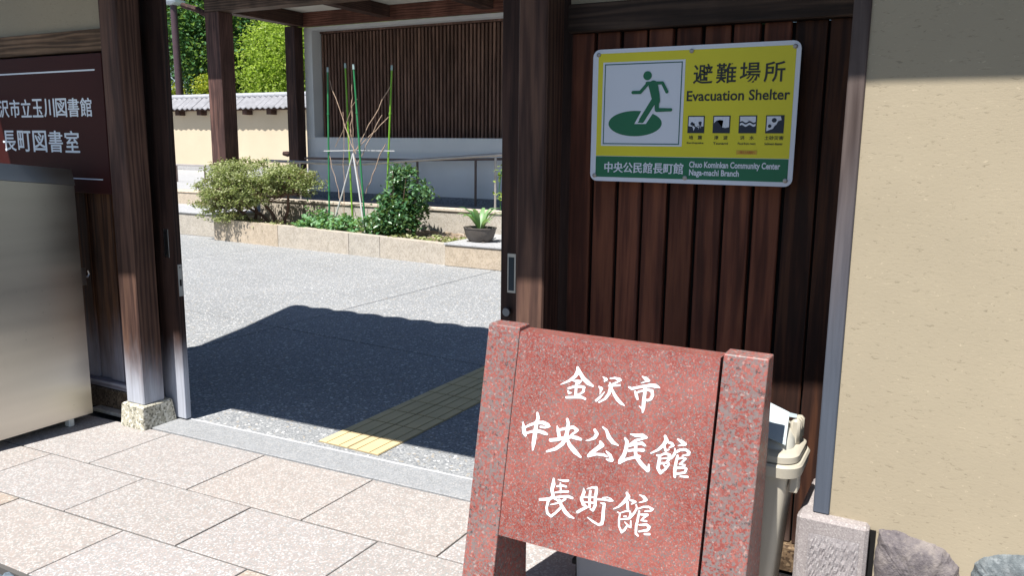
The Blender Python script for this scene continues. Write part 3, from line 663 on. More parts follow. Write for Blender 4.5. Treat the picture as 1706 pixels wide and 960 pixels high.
# panel follows the posts' slope as an even slab
v = []
for z in (.318, .936):
    for x in (-1.1405, -.5235): v.append((x, fy(z, .004), z)); v.append((x, fy(z, .004)+.065, z+0.0))
MBp = MB().add([v[0], v[2], v[3], v[1], v[4], v[6], v[7], v[5]], [(0, 3, 2, 1), (4, 5, 6, 7), (0, 1, 5, 4), (1, 2, 6, 5), (2, 3, 7, 6), (3, 0, 4, 7)])
MBp.build('name_panel', MAT['redpanel'], ss)
wedge(-.5232, -.5158, .30, .925, .025, BK-.02, 'joint_strip', MAT['black'])
CH = [[[2616,8720,64,2659,8608,143,2572,8442,107,2407,8292,79,2249,8199,51,2133,8136,20],[2631,8715,64,2716,8574,114,2847,8413,128,3008,8312,141,3165,8246,63],[2520,8302,36,2648,8314,79,2788,8342,43,2715,8254,64],[2403,8061,65,2606,8148,79,2815,8172,85,2921,8161,50],[2641,8243,71,2646,8063,86,2655,7856,86],[2389,7989,36,2434,7926,79,2516,7946,32],[2890,8170,78,2890,8045,78,2781,7945,57,2664,7913,50],[2367,7783,72,2643,7833,78,2850,7866,85,2966,7836,71]],[[3446,8556,28,3548,8495,104,3504,8434,42],[3356,8254,49,3434,8211,105,3418,8099,42,3404,8029,14],[3315,7843,77,3420,7949,77,3546,8133,22],[3667,8540,30,3815,8575,69,3961,8556,96,4013,8537,41],[3979,8525,48,3872,8455,55,3777,8400,55],[3681,8413,55,3722,8310,111,3693,8115,97,3583,7934,76,3407,7807,49],[3655,8327,55,3825,8359,62,3980,8390,62],[3749,8260,62,3854,8099,96,3970,7968,110,4095,7880,89,4192,7835,25]],[[4631,8736,40,4748,8687,114,4835,8653,73,4730,8604,40,4617,8550,24],[4263,8380,54,4352,8346,81,4568,8426,78,4905,8524,107,5042,8531,113,5161,8503,40],[4737,8472,94,4752,8274,94,4747,8073,107,4755,7874,107,4749,7740,54],[4627,7894,24,4732,7831,67],[4465,8283,54,4511,8183,94,4557,8083,67],[4490,8247,54,4609,8312,61,4823,8385,67,4955,8379,93,4983,8257,93,4947,8145,80,4856,8091,73,4799,8102,47]],[[1472,7163,80,1517,7043,106,1479,6831,124,1468,6522,142,1454,6246,133,1450,6040,53],[1029,6813,36,1069,6640,125,1105,6508,143,1153,6431,89],[1105,6663,63,1249,6757,80,1483,6875,97,1707,6913,114,1862,6872,123,1922,6840,61,1779,6781,70,1629,6772,71],[1182,6505,71,1365,6589,80,1588,6637,106,1780,6612,114,1867,6594,70]],[[2470,7146,86,2521,7029,103,2515,6844,120,2488,6605,137,2401,6404,121,2201,6216,104,1918,6081,61],[2168,6892,35,2221,6758,113,2273,6582,104],[2262,6799,69,2457,6867,95,2685,6949,103,2819,6889,102,2757,6803,68,2657,6719,68],[1998,6439,105,2206,6494,104,2435,6587,103,2664,6662,103,2847,6653,119,2965,6641,85],[2528,6578,86,2640,6398,137,2821,6249,153,3016,6129,68]],[[3368,6989,84,3450,6889,108,3394,6764,100,3262,6682,59,3129,6628,24],[3609,7114,50,3732,7037,83,3822,6858,132,3957,6736,123,4136,6676,33],[3581,6675,83,3642,6596,141,3468,6432,117,3325,6290,117,3255,6202,84],[3272,6206,75,3500,6304,75,3726,6326,91,3824,6300,58],[3791,6444,41,3914,6354,107,3980,6228,123,3896,6204,74,3817,6213,33]],[[4459,7062,32,4621,7050,97,4834,7089,96,4938,7052,72,4796,6983,64,4637,6909,80,4499,6779,81],[4314,6915,65,4383,6830,105,4380,6636,114,4334,6434,114,4244,6255,122,4225,6195,90],[4241,6206,73,4414,6329,73,4640,6429,80],[4456,6715,57,4664,6818,72,4826,6864,104,4913,6824,72],[4453,6586,73,4666,6650,80,4879,6682,104],[4649,6799,97,4667,6562,96,4724,6429,112,4874,6282,128,5072,6147,119],[5087,6309,48,5102,6169,79],[4682,6501,64,4801,6484,80]],[[5470,7183,81,5520,7080,118,5451,6934,96,5315,6774,74,5113,6638,37],[5563,7036,66,5687,7015,81,5730,6971,66,5624,6892,44],[5477,6909,67,5529,6785,67,5615,6838,41],[5294,6613,52,5379,6615,82,5370,6412,97,5364,6261,97,5445,6151,96,5528,6234,66,5584,6283,59],[5378,6622,52,5522,6709,67,5653,6697,81,5639,6553,81,5581,6453,59,5416,6413,67],[5418,6540,37,5611,6600,44],[5511,6387,41,5595,6322,74,5647,6407,66,5656,6468,41],[5701,6610,73,5779,6728,81,5800,6814,66,5779,6899,32],[5802,6792,73,5942,6892,73,6089,6920,80,6185,6865,87,6184,6806,65,6004,6742,29],[5829,7167,41,5948,7115,109,6058,7069,87,5972,7031,58,5864,6988,29],[5878,6718,58,5857,6566,80,5842,6357,88,5860,6124,73],[5895,6633,51,6025,6687,65,6108,6674,58,6023,6562,58,5955,6497,44,6105,6497,51],[5893,6374,66,6083,6427,80,6160,6405,65,6127,6296,65,5910,6215,66],[6021,6171,58,6213,6193,65]],[[2237,5321,61,2250,5167,130,2217,4996,108,2272,4843,107],[2384,5329,31,2556,5328,68,2706,5366,68],[2375,5126,54,2540,5183,68,2663,5179,61],[2332,4931,46,2529,5002,68,2743,5048,68],[2468,5242,46,2515,4985,61],[1865,4620,78,2073,4673,93,2325,4780,69,2578,4864,76,2768,4905,91,2896,4889,75],[2227,4774,69,2136,4634,85,2107,4418,77,2157,4272,85,2277,4209,77,2411,4337,69,2553,4517,76],[2229,4547,28,2394,4616,53,2533,4691,68,2681,4813,68],[2494,4742,76,2577,4597,106,2725,4437,121,2865,4351,98,3013,4321,42],[2279,4755,38,2465,4713,53]],[[3218,5245,30,3246,5141,97,3183,4922,97,3262,4792,112,3365,4727,74],[3110,4524,82,3234,4625,82,3395,4734,67],[3328,5253,30,3470,5320,56,3608,5349,81,3621,5235,96,3607,5014,88,3634,4845,88,3575,4680,81,3495,4691,44],[3435,5210,74,3438,4977,81,3465,4750,67],[3270,4999,52,3456,5032,56,3608,5073,52],[3302,4860,42,3473,4883,59,3612,4899,52],[3676,5022,56,3889,5061,66,4043,5066,65,4141,5084,55],[3823,5102,23,3972,5148,23,4098,5121,41],[3798,4940,41,3904,4934,80,3896,4730,99,3907,4501,99,3892,4360,95,3789,4307,66,3612,4360,66,3432,4440,27]],[[4540,5387,76,4597,5301,114,4475,5108,91,4347,4958,58,4197,4856,28],[4655,5215,61,4823,5199,57,4714,5115,42],[4583,5146,76,4622,4943,76],[4334,4795,40,4401,4772,43,4392,4588,58,4413,4410,58,4507,4258,68,4592,4354,68,4644,4464,53],[4407,4789,27,4550,4867,43,4682,4904,42,4716,4813,68,4682,4692,54,4435,4613,40],[4519,4715,33,4597,4733,46],[4568,4567,27,4690,4475,68,4756,4460,54,4743,4638,39],[4696,4703,68,4819,4882,68,4881,5031,54,4848,5122,39],[4922,5025,42,5061,5109,51,5214,5143,57,5335,5103,67,5286,5047,53,5121,4995,39],[4917,5415,27,5047,5383,90,5116,5323,97,5031,5245,42,4925,5203,21],[4960,4959,54,4941,4714,72,4914,4527,75,4929,4320,68,4997,4276,54],[5009,4879,51,5208,4917,67,5110,4813,54,5042,4722,45,5197,4735,54],[4994,4583,42,5207,4640,74,5298,4594,82,5255,4495,74,5015,4401,51],[5183,4366,60,5320,4395,67]]]
for ch in CH:
    S = [[(s[i]/1e4-1.2, s[i+1]/1e4, s[i+2]/1e4*.97) for i in range(0, len(s), 3)] for s in ch]
    V, F = strokes_mesh(S, .0011)
    me = bpy.data.meshes.new('brush_character'); me.from_pydata([(u, fy(w_*math.cos(TH), .004)-.0012, w_*math.cos(TH)) for u, w_ in V], [], F); me.update(); link('brush_character', me, MAT['paint'], ss)

# ------------------------------------------------------------------ BIN and box
bn = thing('rubbish_bin', (-.48, 2.364, 0), 'beige plastic bin with raised white flap behind the red stone sign', 'bin')
K_ = .927; cx, cy = -.515*K_, 2.55*K_
def bz(z): return 1.5-(1.5-z)*K_
def sec(z, dx, dy, hx, hy, r_): return (bz(z), cx+dx*K_, cy+dy*K_, hx*K_, hy*K_, r_*K_)
MB().loft([(.0, cx, cy, .084, .07, .022), (.015, cx, cy, .088, .074, .024), sec(.50, 0, 0, .138, .104, .026), sec(.515, 0, 0, .138, .104, .026)], 8).build('body', MAT['bin'], bn, True)
MB().loft([sec(.512, 0, 0, .164, .118, .055), sec(.512, 0, 0, .174, .124, .06), sec(.545, 0, 0, .177, .127, .06), sec(.552, 0, 0, .172, .122, .058)], 9).build('rim', MAT['bin'], bn, True)
MB().loft([sec(.552, 0, 0, .160, .112, .055), sec(.556, 0, 0, .165, .117, .056), sec(.575, 0, 0, .165, .117, .056), sec(.582, 0, 0, .158, .108, .055), sec(.583, 0, 0, .148, .098, .05)], 9).build('lid', MAT['bin'], bn, True)
MB().loft([sec(.580, 0, .01, .142, .085, .05), sec(.605, 0, .015, .138, .078, .05), sec(.635, -.002, .03, .120, .058, .045), sec(.645, -.004, .035, .10, .04, .035)], 9).build('lid_dome', MAT['lid'], bn, True)
lr = MB()
for k in range(3): lr.box(cx+.112, cx+.140, cy+.0+k*.034, cy+.028+k*.034, bz(.578), bz(.664-.006*k), .008)
lr.build('hinge_rib', MAT['bin'], bn, True)
q = lambda x, y, z: (x*K_, y*K_, bz(z))
MB().add([q(-.505, 2.58, .712), q(-.400, 2.56, .682), q(-.392, 2.475, .603), q(-.500, 2.475, .632), q(-.505, 2.586, .706), q(-.400, 2.566, .676), q(-.392, 2.481, .597), q(-.500, 2.481, .626)],
         [(0, 3, 2, 1), (4, 5, 6, 7), (0, 1, 5, 4), (1, 2, 6, 5), (2, 3, 7, 6), (3, 0, 4, 7)]).build('flap', MAT['flap'], bn)
MB().add([q(-.400, 2.558, .682), q(-.378, 2.57, .676), q(-.378, 2.576, .672), q(-.400, 2.566, .678), q(-.400, 2.545, .672), q(-.378, 2.557, .668)], [(0, 1, 2, 3), (4, 5, 1, 0)]).build('flap_edge', MAT['flap'], bn)
MB().box(-.345, -.322, 2.29, 2.34, bz(.455), bz(.511), .003).build('handle_clip', MAT['bin'], bn)
gb = thing('grey_storage_box', (-.82, 2.45, 0), 'light grey plastic box on the ground behind the red stone sign', 'box')
MB().loft([(.02, -.828, 2.44, .180, .13, .02), (.27, -.828, 2.44, .185, .135, .02), (.29, -.828, 2.44, .19, .14, .02)], 5).build('body', MAT['greybox'], gb, True)
MB().loft([(.291, -.828, 2.44, .195, .145, .02), (.31, -.828, 2.44, .195, .145, .02)], 5).build('lid', MAT['greybox'], gb, True)
MB().box(-1.045, -1.021, 2.36, 2.44, .085, .105, .003).build('handle', MAT['rubber'], gb)
MB().box(-1.021, -1.016, 2.34, 2.5, .02, .22, .002).build('side_strap', MAT['rubber'], gb)

# ------------------------------------------------------------------ COURTYARD: planter
pt = thing('stone_planter', (-7.5, 9, 0), 'long raised planter with pale stone kerb in the courtyard', 'planter')
def py(x): return 8.75-(x+10.05)*.068
def pz(x): return .335-(x+10.05)*.0155
segs = [-10.05, -8.62, -7.22, -6.66, -5.56]
for a, b in zip(segs[:-1], segs[1:]):
    a2, b2 = a+.004, b-.004
    def pris(x0, x1, y0, y1, za, zb0, zb1, nm, mt):
        MB().add([(x0, y0(x0), za), (x1, y0(x1), za), (x1, y1(x1), za), (x0, y1(x0), za), (x0, y0(x0), zb0), (x1, y0(x1), zb1), (x1, y1(x1), zb1), (x0, y1(x0), zb0)], [(0, 3, 2, 1), (4, 5, 6, 7), (0, 1, 5, 4), (1, 2, 6, 5), (2, 3, 7, 6), (3, 0, 4, 7)]).build(nm, mt, pt)
    pris(a2, b2, py, lambda x: py(x)+.14, 0, pz(a), pz(b), 'kerb_stone', MAT['kerb'])
MB().box(-5.553, -3.9, 8.40, 9.62, 0, .262, .008).build('kerb_stone', MAT['kerb'], pt)
MB().box(-5.56, -3.9, 8.385, 9.62, .265, .29, .004).build('top_slab', MAT['stepstone'], pt)
for a, b in ((-9.95, -8.4), (-8.39, -6.9), (-6.89, -5.4), (-5.39, -3.9)):
    MB().box(a, b, 9.63, 9.78, 0, .565, .004).build('back_kerb_stone', MAT['kerb'], pt)
    MB().box(a, b, 9.61, 9.80, .568, .605, .004).build('kerb_cap', MAT['kerbcap'], pt)
bm = bmesh.new(); nx, ny = 90, 16
gv = [[bm.verts.new((-9.95+4.39*i/nx, 8.84-.068*(4.39*i/nx)+(9.64-8.84+.068*4.39*i/nx)*k/ny, .215+.05*k/ny+random.uniform(-.018, .018))) for k in range(ny+1)] for i in range(nx+1)]
for i in range(nx):
    for k in range(ny): bm.faces.new((gv[i][k], gv[i+1][k], gv[i+1][k+1], gv[i][k+1]))
me = bpy.data.meshes.new('soil'); bm.to_mesh(me); bm.free(); link('soil', me, MAT['soil'], pt)
MB().box(-10.04, -9.96, 8.9, 9.62, 0, .32, .004).build('kerb_stone', MAT['kerb'], pt)
# terrace left and ramp behind
tr = thing('stone_steps', (-13, 10, 0), 'pale stone steps and terrace left of the planter', 'steps')
for a, b in ((-13.4, -11.7), (-11.69, -10.07), (-16, -13.41)):
    MB().box(a, b, 8.98, 10.1, 0, .352, .006).build('step_stone', MAT['kerb'], tr); MB().box(a, b, 8.96, 10.1, .354, .378, .004).build('step_slab', MAT['stepstone'], tr)
    MB().box(a, b, 10.105, 10.5, 0, .585, .006).build('step_stone', MAT['kerb'], tr); MB().box(a, b, 10.09, 10.5, .587, .61, .004).build('step_cap', MAT['kerbcap'], tr)
tf = MB().box(-30, -10.25, 10.503, 17.9, 0, .60).build('terrace_floor', MAT['stepstone']); tag(tf, 'pale terrace floor behind the steps', kind='structure')
rp = MB().box(-10.24, -3.5, 9.803, 11.0, 0, .55).build('ramp', MAT['ramp']); tag(rp, 'dark ramp floor along the white corridor wall', kind='structure')

# ------------------------------------------------------------------ CORRIDOR BUILDING
cd = thing('corridor_building', (-7.5, 11, 0), 'white walled corridor building with dark vertical wooden lattice', 'building')
Yw = 11.0; xL, xR = -10.16, -2.8
MB().box(xL, xR, Yw, 11.6, .66, 1.585).build('lower_wall', MAT['white'], cd)
MB().box(xL, xR, Yw-.012, 11.6, .40, .657, .004).build('wall_plinth', MAT['ramp'], cd)
MB().box(xL, -9.985, Yw, 11.6, 1.587, 3.455).build('wall_pier', MAT['white'], cd)
MB().box(-9.983, xR, Yw, 11.6, 3.405, 3.455).build('lintel', MAT['white'], cd)
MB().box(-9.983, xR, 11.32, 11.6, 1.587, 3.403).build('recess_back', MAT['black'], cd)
MB().box(-9.983, xR, 11.0, 11.25, 1.586, 1.598, .002).build('recess_sill', MAT['white'], cd)
MB().box(-9.98, xR, 11.20, 11.30, 3.37, 3.402).build('lattice_rail', MAT['slat'], cd)
s0 = MB().box(-.019, .019, -.03, .03, 0, 1.76, .004).mesh('slat')
for i in range(102): link('slat', s0, MAT['slat'], cd, (-9.94+i*.0705, 11.24, 1.60))
MB().box(xL-.02, xR, 10.90, 11.02, 3.46, 3.70, .005).build('wall_beam', MAT['redbeam'], cd)
MB().box(-10.37, xR, 9.06, 9.30, 3.45, 3.80, .006).build('front_beam', MAT['beam'], cd)
for x in (-10.17, -8.33, -6.42, -4.5):
    MB().box(x-.10, x+.10, 9.302, 10.898, 3.50 if x > -10 else 3.46, 3.683 if x > -10 else 3.684, .005).build('rafter', MAT['beamY'], cd)
MB().box(xL-2.5, xR, 8.7, 11.6, 3.765, 3.80).build('ceiling', MAT['ceil'], cd) if False else MB().box(-10.35, xR, 9.31, 10.89, 3.686, 3.75).build('ceiling', MAT['ceil'], cd)
MB().box(-10.36, -10.06, 9.055, 9.335, .60, 3.449, .008).build('post', MAT['corpost'], cd)
MB().box(-10.40, -10.17, 10.78, 10.985, .58, 3.458, .008).build('post', MAT['corpost'], cd)
MB().tube([(-10.37, 9.2, 3.40), (-10.62, 9.15, 3.52), (-10.9, 9.1, 3.60)], [.05, .045, .04], 8).build('brace', MAT['corpost'], cd, True)
for z in (1.30, .96):
    MB().tube([(-10.41, 10.85, z), (-10.47, 10.83, z), (-10.55, 10.80, z+.01)], [.03, .05, .035], 8).build('bracket', MAT['corpost'], cd, True)
MB().add([(xL-.5, 8.3, 3.82), (xR, 8.3, 3.82), (xR, 12, 4.9), (xL-.5, 12, 4.9), (xL-.5, 8.3, 3.95), (xR, 8.3, 3.95), (xR, 12, 5.05), (xL-.5, 12, 5.05)], [(0, 3, 2, 1), (4, 5, 6, 7), (0, 1, 5, 4), (1, 2, 6, 5), (2, 3, 7, 6), (3, 0, 4, 7)]).build('roof', MAT['tile'], cd)
# handrails
h1 = thing('handrail', (-7.5, 9.9, .6), 'long steel handrail rising along the ramp before the white wall', 'handrail')
MB().tube([(-10.1, 9.88, 1.20), (-8.15, 9.88, 1.185), (-5.5, 9.88, 1.375), (-3.6, 9.88, 1.50)], .024, 10).build('rail', MAT['rail'], h1, True)
for x, z in ((-9.3, 1.18), (-7.25, 1.24), (-5.68, 1.35)): MB().tube([(x, 9.88, .55), (x, 9.88, z)], .017, 8).build('rail_post', MAT['rail'], h1, True)
h2 = thing('handrail', (-7.5, 10.86, .6), 'second brown handrail fixed close to the white wall', 'handrail')
MB().tube([(-10.1, 10.86, 1.235), (-7.7, 10.86, 1.245), (-3.6, 10.86, 1.36)], .02, 10).build('rail', MAT['rail2'], h2, True)
for x, z in ((-7.70, 1.245), (-6.60, 1.27), (-5.1, 1.31)): MB().tube([(x, 10.86, .55), (x, 10.86, z)], .02, 8).build('rail_post', MAT['rail2'], h2, True)
h3 = thing('handrail', (-14, 12.4, .6), 'low steel handrail on the terrace left of the azalea', 'handrail')
MB().tube([(-16.5, 12.5, .985), (-11.2, 12.5, .97)], .02, 8).build('rail', MAT['rail'], h3, True)
for x in (-16.4, -15.45, -14.55, -13.4, -12.3): MB().tube([(x, 12.5, .60), (x, 12.5, .97)], .018, 8).build('rail_post', MAT['rail2'], h3, True)

# ------------------------------------------------------------------ GARDEN WALL with tiled roof
gw = thing('garden_wall', (-19, 18, 0), 'ochre garden wall with grey tiled roof behind the courtyard', 'wall')
MB().box(-34, -8, 18, 18.3, .78, 2.5).build('plaster_body', MAT['plasterfar'], gw)
MB().box(-34, -8, 17.96, 18.34, 0, .777).build('base_stone', MAT['stepstone'], gw)
MB().box(-34, -8, 17.74, 18.56, 2.44, 2.475).build('eave_board', MAT['beamY'], gw)
br = MB().box(-.09, .09, 0, .24, 0, .13, .004).mesh('bracket')
for i in range(20): link('bracket', br, MAT['beamY'], gw, (-27+i*.98+.32, 17.755, 2.305))
tl = MB(); n = 8
prof = [(-.115+.23*k/n, .022*math.cos(2*math.pi*k/n)) for k in range(n+1)]
def slopez(y): return 2.48+(y-17.66)*(.36/.5)
v = [];
for y, lift in ((17.66, .03), (18.16, .03)):
    for a, b in prof: v.append((a, y, slopez(y)+b+lift))
for a, b in prof: v.append((a, 17.66, slopez(17.66)+b-.0))
f = [(k, k+1, k+n+2, k+n+1) for k in range(n)]+[(k+2*n+2, k+2*n+3, k+1, k) for k in range(n)]
tl.add(v, f); tm = tl.mesh('roof_tile')
tb = MB(); v2 = [(a, 36.46-y-.14, z) for a, y, z in v]; tb.add(v2, [q[::-1] for q in f]); tm2 = tb.mesh('roof_tile_back')
for i in range(64):
    x = -27+i*.228; rz = random.uniform(-.012, .012)
    link('roof_tile', tm, MAT['tile'], gw, (x, random.uniform(-.008, .008), random.uniform(-.004, .006)), (0, 0, 0))
MB().box(-34, -8, 18.32, 18.62, 2.5, 2.86).build('rear_roof_slope', MAT['tile'], gw)
rg = MB()
for i in range(40):
    x = -27.2+i*.44; rg_ = MB().tube([(x, 18.2, 2.885), (x+.43, 18.2, 2.885)], [.088, .082], 10); o = rg_.build('ridge_tile', MAT['ridge'], gw, True)
cap = MB().mesh('t') if False else None
for i in range(64):
    MB().tube([(-26.9+i*.228, 18.10, 2.845), (-26.9+i*.228, 18.06, 2.82)], .028, 6).build('ridge_joint_tile', MAT['tile'], gw)

# ------------------------------------------------------------------ TREES behind the wall
def tree(name, x, y, h, crown, nclump, per, cr, size, mat, label, cat='tree', group=None, trunk=True, shell=.35, tb_=0.):
    t = thing(name, (x, y, 0), label, cat, group); (cx, cy, cz), (rx, ry, rz) = crown
    P, T, K = clumps((cx, cy, cz), (rx, ry, rz), nclump, per, cr, shell, .6)
    tr_ = MB(); r0 = max(.03, h*.028); top = (cx, cy, cz+rz*.3)
    tr_.tube([(x, y, 0), (x+.1, y, h*.25), ((x+cx)/2, (y+cy)/2, h*.45), top], [r0*1.25, r0, r0*.8, r0*.25], 8)
    for i in range(26 if trunk else 14):
        k = K[random.randrange(len(K))]; s = Vector(((x+cx)/2, (y+cy)/2, h*random.uniform(.3, .55))); e = Vector(k); m_ = (s+e)/2+Vector((random.uniform(-.3, .3), random.uniform(-.3, .3), .12*h*random.random()))*(.4 if h < 3 else 1)
        tr_.tube([s, m_, e], [r0*.4, r0*.22, r0*.06], 5)
    tr_.build('trunk', MAT['bark'], t, True)
    leaves('crown', P, size, mat, t, tint=T+tb_); return t
tree('broadleaf_tree', -26.5, 23, 9, ((-26.0, 23.5, 6.4), (3.4, 2.6, 3.9)), 900, 42, .33, .17, MAT['camphor'], 'tall dark green tree behind the garden wall left of the timber post')
tree('broadleaf_tree', -23.2, 27, 10, ((-23.4, 27.5, 6.0), (3.6, 2.4, 4.6)), 700, 36, .36, .19, MAT['camphor'], 'dark tree filling the gap beside the lamp post', tb_=-.15)
tree('broadleaf_tree', -20.0, 21.5, 6, ((-20.3, 21.8, 4.0), (2.5, 1.6, 2.2)), 900, 44, .22, .12, MAT['maple'], 'bright green leafy tree between the two corridor posts', shell=.2)
tree('broadleaf_tree', -17.3, 21.5, 6, ((-17.6, 22.2, 3.9), (2.6, 1.6, 2.3)), 700, 40, .24, .12, MAT['maple'], 'light green tree partly hidden by the corridor post', shell=.2, tb_=-.08)
tree('garden_shrub', -22.6, 20, 3.2, ((-22.7, 20, 3.3), (.75, .5, .55)), 110, 26, .12, .09, MAT['ylw'], 'yellow green shrub above the tiled wall right of the lamp post', 'shrub', None, False)
tree('garden_shrub', -24.4, 19.9, 3.1, ((-24.6, 19.9, 3.05), (.45, .4, .42)), 60, 26, .1, .09, MAT['ylw'], 'small yellow green shrub above the tiled wall left of the lamp post', 'shrub', None, False)
for i, (x, y, z, r) in enumerate(((-32, 31, 6, 4.6), (-25, 34, 7, 5.), (-17, 32, 6, 4.8), (-10, 31, 6, 4.5))):
    tree('broadleaf_tree', x, y, 10, ((x, y, z), (r, 2.4, 5.2)), 700, 30, .5, .28, MAT['camphor'], ['far dark tree at the left behind the lamp post', 'far dark tree behind the tall camphor', 'far dark tree behind the bright green tree', 'far dark tree behind the corridor building'][i], tb_=-.1)
lp = thing('lamp_post', (-23.76, 19.5, 0), 'slim purple brown lamp post rising behind the garden wall', 'lamp post')
MB().tube([(-23.70, 19.5, 0), (-23.72, 19.5, 3), (-23.78, 19.5, 6.02)], [.13, .125, .11], 14).build('pole', MAT['lamp'], lp, True)
MB().loft([(6.02, -23.78, 19.5, .16, .16, .06), (6.08, -23.78, 19.5, .34, .22, .06), (6.16, -23.78, 19.5, .36, .24, .06)], 5).build('lamp_head', MAT['lampglass'], lp, True)
MB().loft([(6.163, -23.78, 19.5, .36, .24, .06), (6.25, -23.78, 19.5, .2, .15, .06)], 5).build('lamp_cap', MAT['lamp'], lp, True)
fb = thing('distant_building', (-38, 40, 0), 'pale flat roofed building glimpsed above the trees', 'building')
MB().box(-44, -30, 40, 46, 0, 9.2).build('wall', MAT['bldg'], fb); MB().box(-44.3, -29.7, 39.7, 46.2, 9.2, 9.6).build('parapet', MAT['bldg'], fb)
for i in range(6):
    for j in range(3): MB().box(-43+i*2.2, -41.6+i*2.2, 39.96, 39.99, 1.5+j*2.7, 3+j*2.7).build('window', MAT['window'], fb)

# ------------------------------------------------------------------ PLANTER PLANTS
az_ = thing('azalea_bush', (-9.15, 9.12, .25), 'wide flat topped azalea bush with pale leaves at the planter end', 'bush')
lay = [((-9.40, 8.95, 1.02), (.88, .50, .22), 290), ((-9.82, 8.85, .80), (.62, .45, .20), 150), ((-8.78, 9.05, .98), (.50, .38, .19), 110), ((-10.05, 8.8, .56), (.34, .35, .12), 50),
       ((-9.6, 8.75, .66), (.66, .28, .14), 100), ((-9.2, 8.85, .80), (.55, .34, .12), 70), ((-9.75, 8.66, .40), (.45, .14, .08), 30), ((-8.42, 9.1, .88), (.24, .25, .18), 34)]
PS = []; TS = []; KS = []
for c_, r_, n_ in lay:
    P, T, K = clumps(c_, r_, int(n_*.8), 32, .044, .45, .6); k = rng.uniform(0, 1, len(P)) < .93; PS.append(P[k]); TS.append((T+(.12 if c_[2] > .9 else 0))[k]); KS.append(K)
PP = np.concatenate(PS); TT = np.concatenate(TS); KK = np.concatenate(KS)
leaves('foliage', PP, .040, MAT['azalea'], az_, up=.5, elong=1.7, tint=TT)
tw = MB()
for b0, b1 in (((-9.06, 9.10, .22), (-9.35, 9.0, .66)), ((-9.0, 9.12, .22), (-8.80, 9.08, .74)), ((-9.55, 9.05, .22), (-9.95, 8.9, .60)), ((-9.12, 9.08, .22), (-9.65, 8.95, .56)), ((-9.5, 9.05, .22), (-9.45, 8.95, .7))):
    tw.tube([b0, ((b0[0]+b1[0])/2+.04, b0[1], (b0[2]+b1[2])/2), b1], [.03, .024, .017], 7)
    near = KK[np.argsort(np.linalg.norm(KK-np.array(b1), axis=1))][:240]
    for k in near[::2]:
        e = Vector(k); s = Vector(b1); m_ = s.lerp(e, .5)+Vector((random.uniform(-.06, .06), random.uniform(-.05, .05), -.03)); tw.tube([s, m_, e], [.009, .006, .003], 4, False)
tw.build('branches', MAT['twig'], az_)
sh = thing('leafy_shrub', (-6.72, 9.05, .25), 'upright dark green glossy shrub in the middle of the planter', 'shrub')
A = clumps((-6.72, 9.05, .58), (.38, .3, .34), 105, 22, .055, .2); B = clumps((-6.70, 9.05, .98), (.17, .15, .24), 34, 18, .045, .3); C_ = clumps((-6.95, 9.0, .38), (.36, .24, .14), 44, 20, .05, .3); D_ = clumps((-6.36, 9.05, .84), (.14, .12, .20), 18, 14, .045, .3); E2_ = clumps((-6.55, 9.05, 1.12), (.2, .1, .10), 10, 9, .04, .2); A = (np.concatenate([A[0], E2_[0]]), np.concatenate([A[1], E2_[1]+.1]), A[2])
leaves('foliage', np.concatenate([A[0], B[0], C_[0], D_[0]]), .068, MAT['glossy'], sh, up=.5, elong=1.6, tint=np.concatenate([A[1]-.05, B[1]+.1, C_[1], D_[1]+.1]))
st_ = MB()
for k in range(12):
    a = random.uniform(0, 6.28); st_.tube([(-6.72+.05*math.cos(a), 9.05+.04*math.sin(a), .22), (-6.7+.16*math.cos(a), 9.05+.12*math.sin(a), .6), (-6.65+.25*math.cos(a), 9.05+.16*math.sin(a), 1.05+random.uniform(-.15, .15))], [.01, .007, .003], 5)
st_.build('stems', MAT['twig'], sh)
gcv = []; 
for i in range(40):
    c = (random.uniform(-8.3, -7.1), random.uniform(8.72, 9.35), random.uniform(.26, .42)); gcv.append(np.array(c)+rng.normal(size=(20, 3))*np.array([.05, .05, .035]))
G1 = leaves('ground_cover', np.concatenate(gcv), .075, MAT['cover'], None, up=1.2, elong=1.25); tag(G1, 'low bright green ground cover in the planter', 'ground cover', kind='stuff')
gcv = [np.array((random.uniform(-8.3, -8.0), random.uniform(8.85, 9.2), random.uniform(.28, .55)))+rng.normal(size=(18, 3))*.05 for i in range(16)]
lf = thing('leafy_plant', (-8.15, 9, .25), 'knee high green leafy plant beside the leftmost green stake', 'plant')
leaves('foliage', np.concatenate(gcv), .06, MAT['cover'], lf, up=.8, elong=1.4)
sg = MB()
for k in range(5): sg.tube([(-8.15, 9, .22), (-8.15+random.uniform(-.12, .12), 9+random.uniform(-.1, .1), .5)], [.006, .003], 5)
sg.build('stems', MAT['cover'], lf)
gcv = [np.array((random.uniform(-6.6, -5.6), random.uniform(8.62, 9.0), random.uniform(.24, .29)))+rng.normal(size=(10, 3))*np.array([.05, .04, .012]) for i in range(34)]
G2 = leaves('weeds', np.concatenate(gcv), .055, MAT['azalea'], None, up=1., elong=1.8); tag(G2, 'sparse pale weeds on the soil right of the shrub', 'weeds', kind='stuff')
gcv = [np.array((random.uniform(-9.9, -8.6), random.uniform(8.74, 8.95), random.uniform(.22, .32)))+rng.normal(size=(16, 3))*np.array([.06, .04, .03]) for i in range(50)]
G3 = leaves('low_greenery', np.concatenate(gcv), .045, MAT['azalea'], None, up=1., elong=2.); tag(G3, 'low greenery under the azalea along the kerb', 'greenery', kind='stuff')
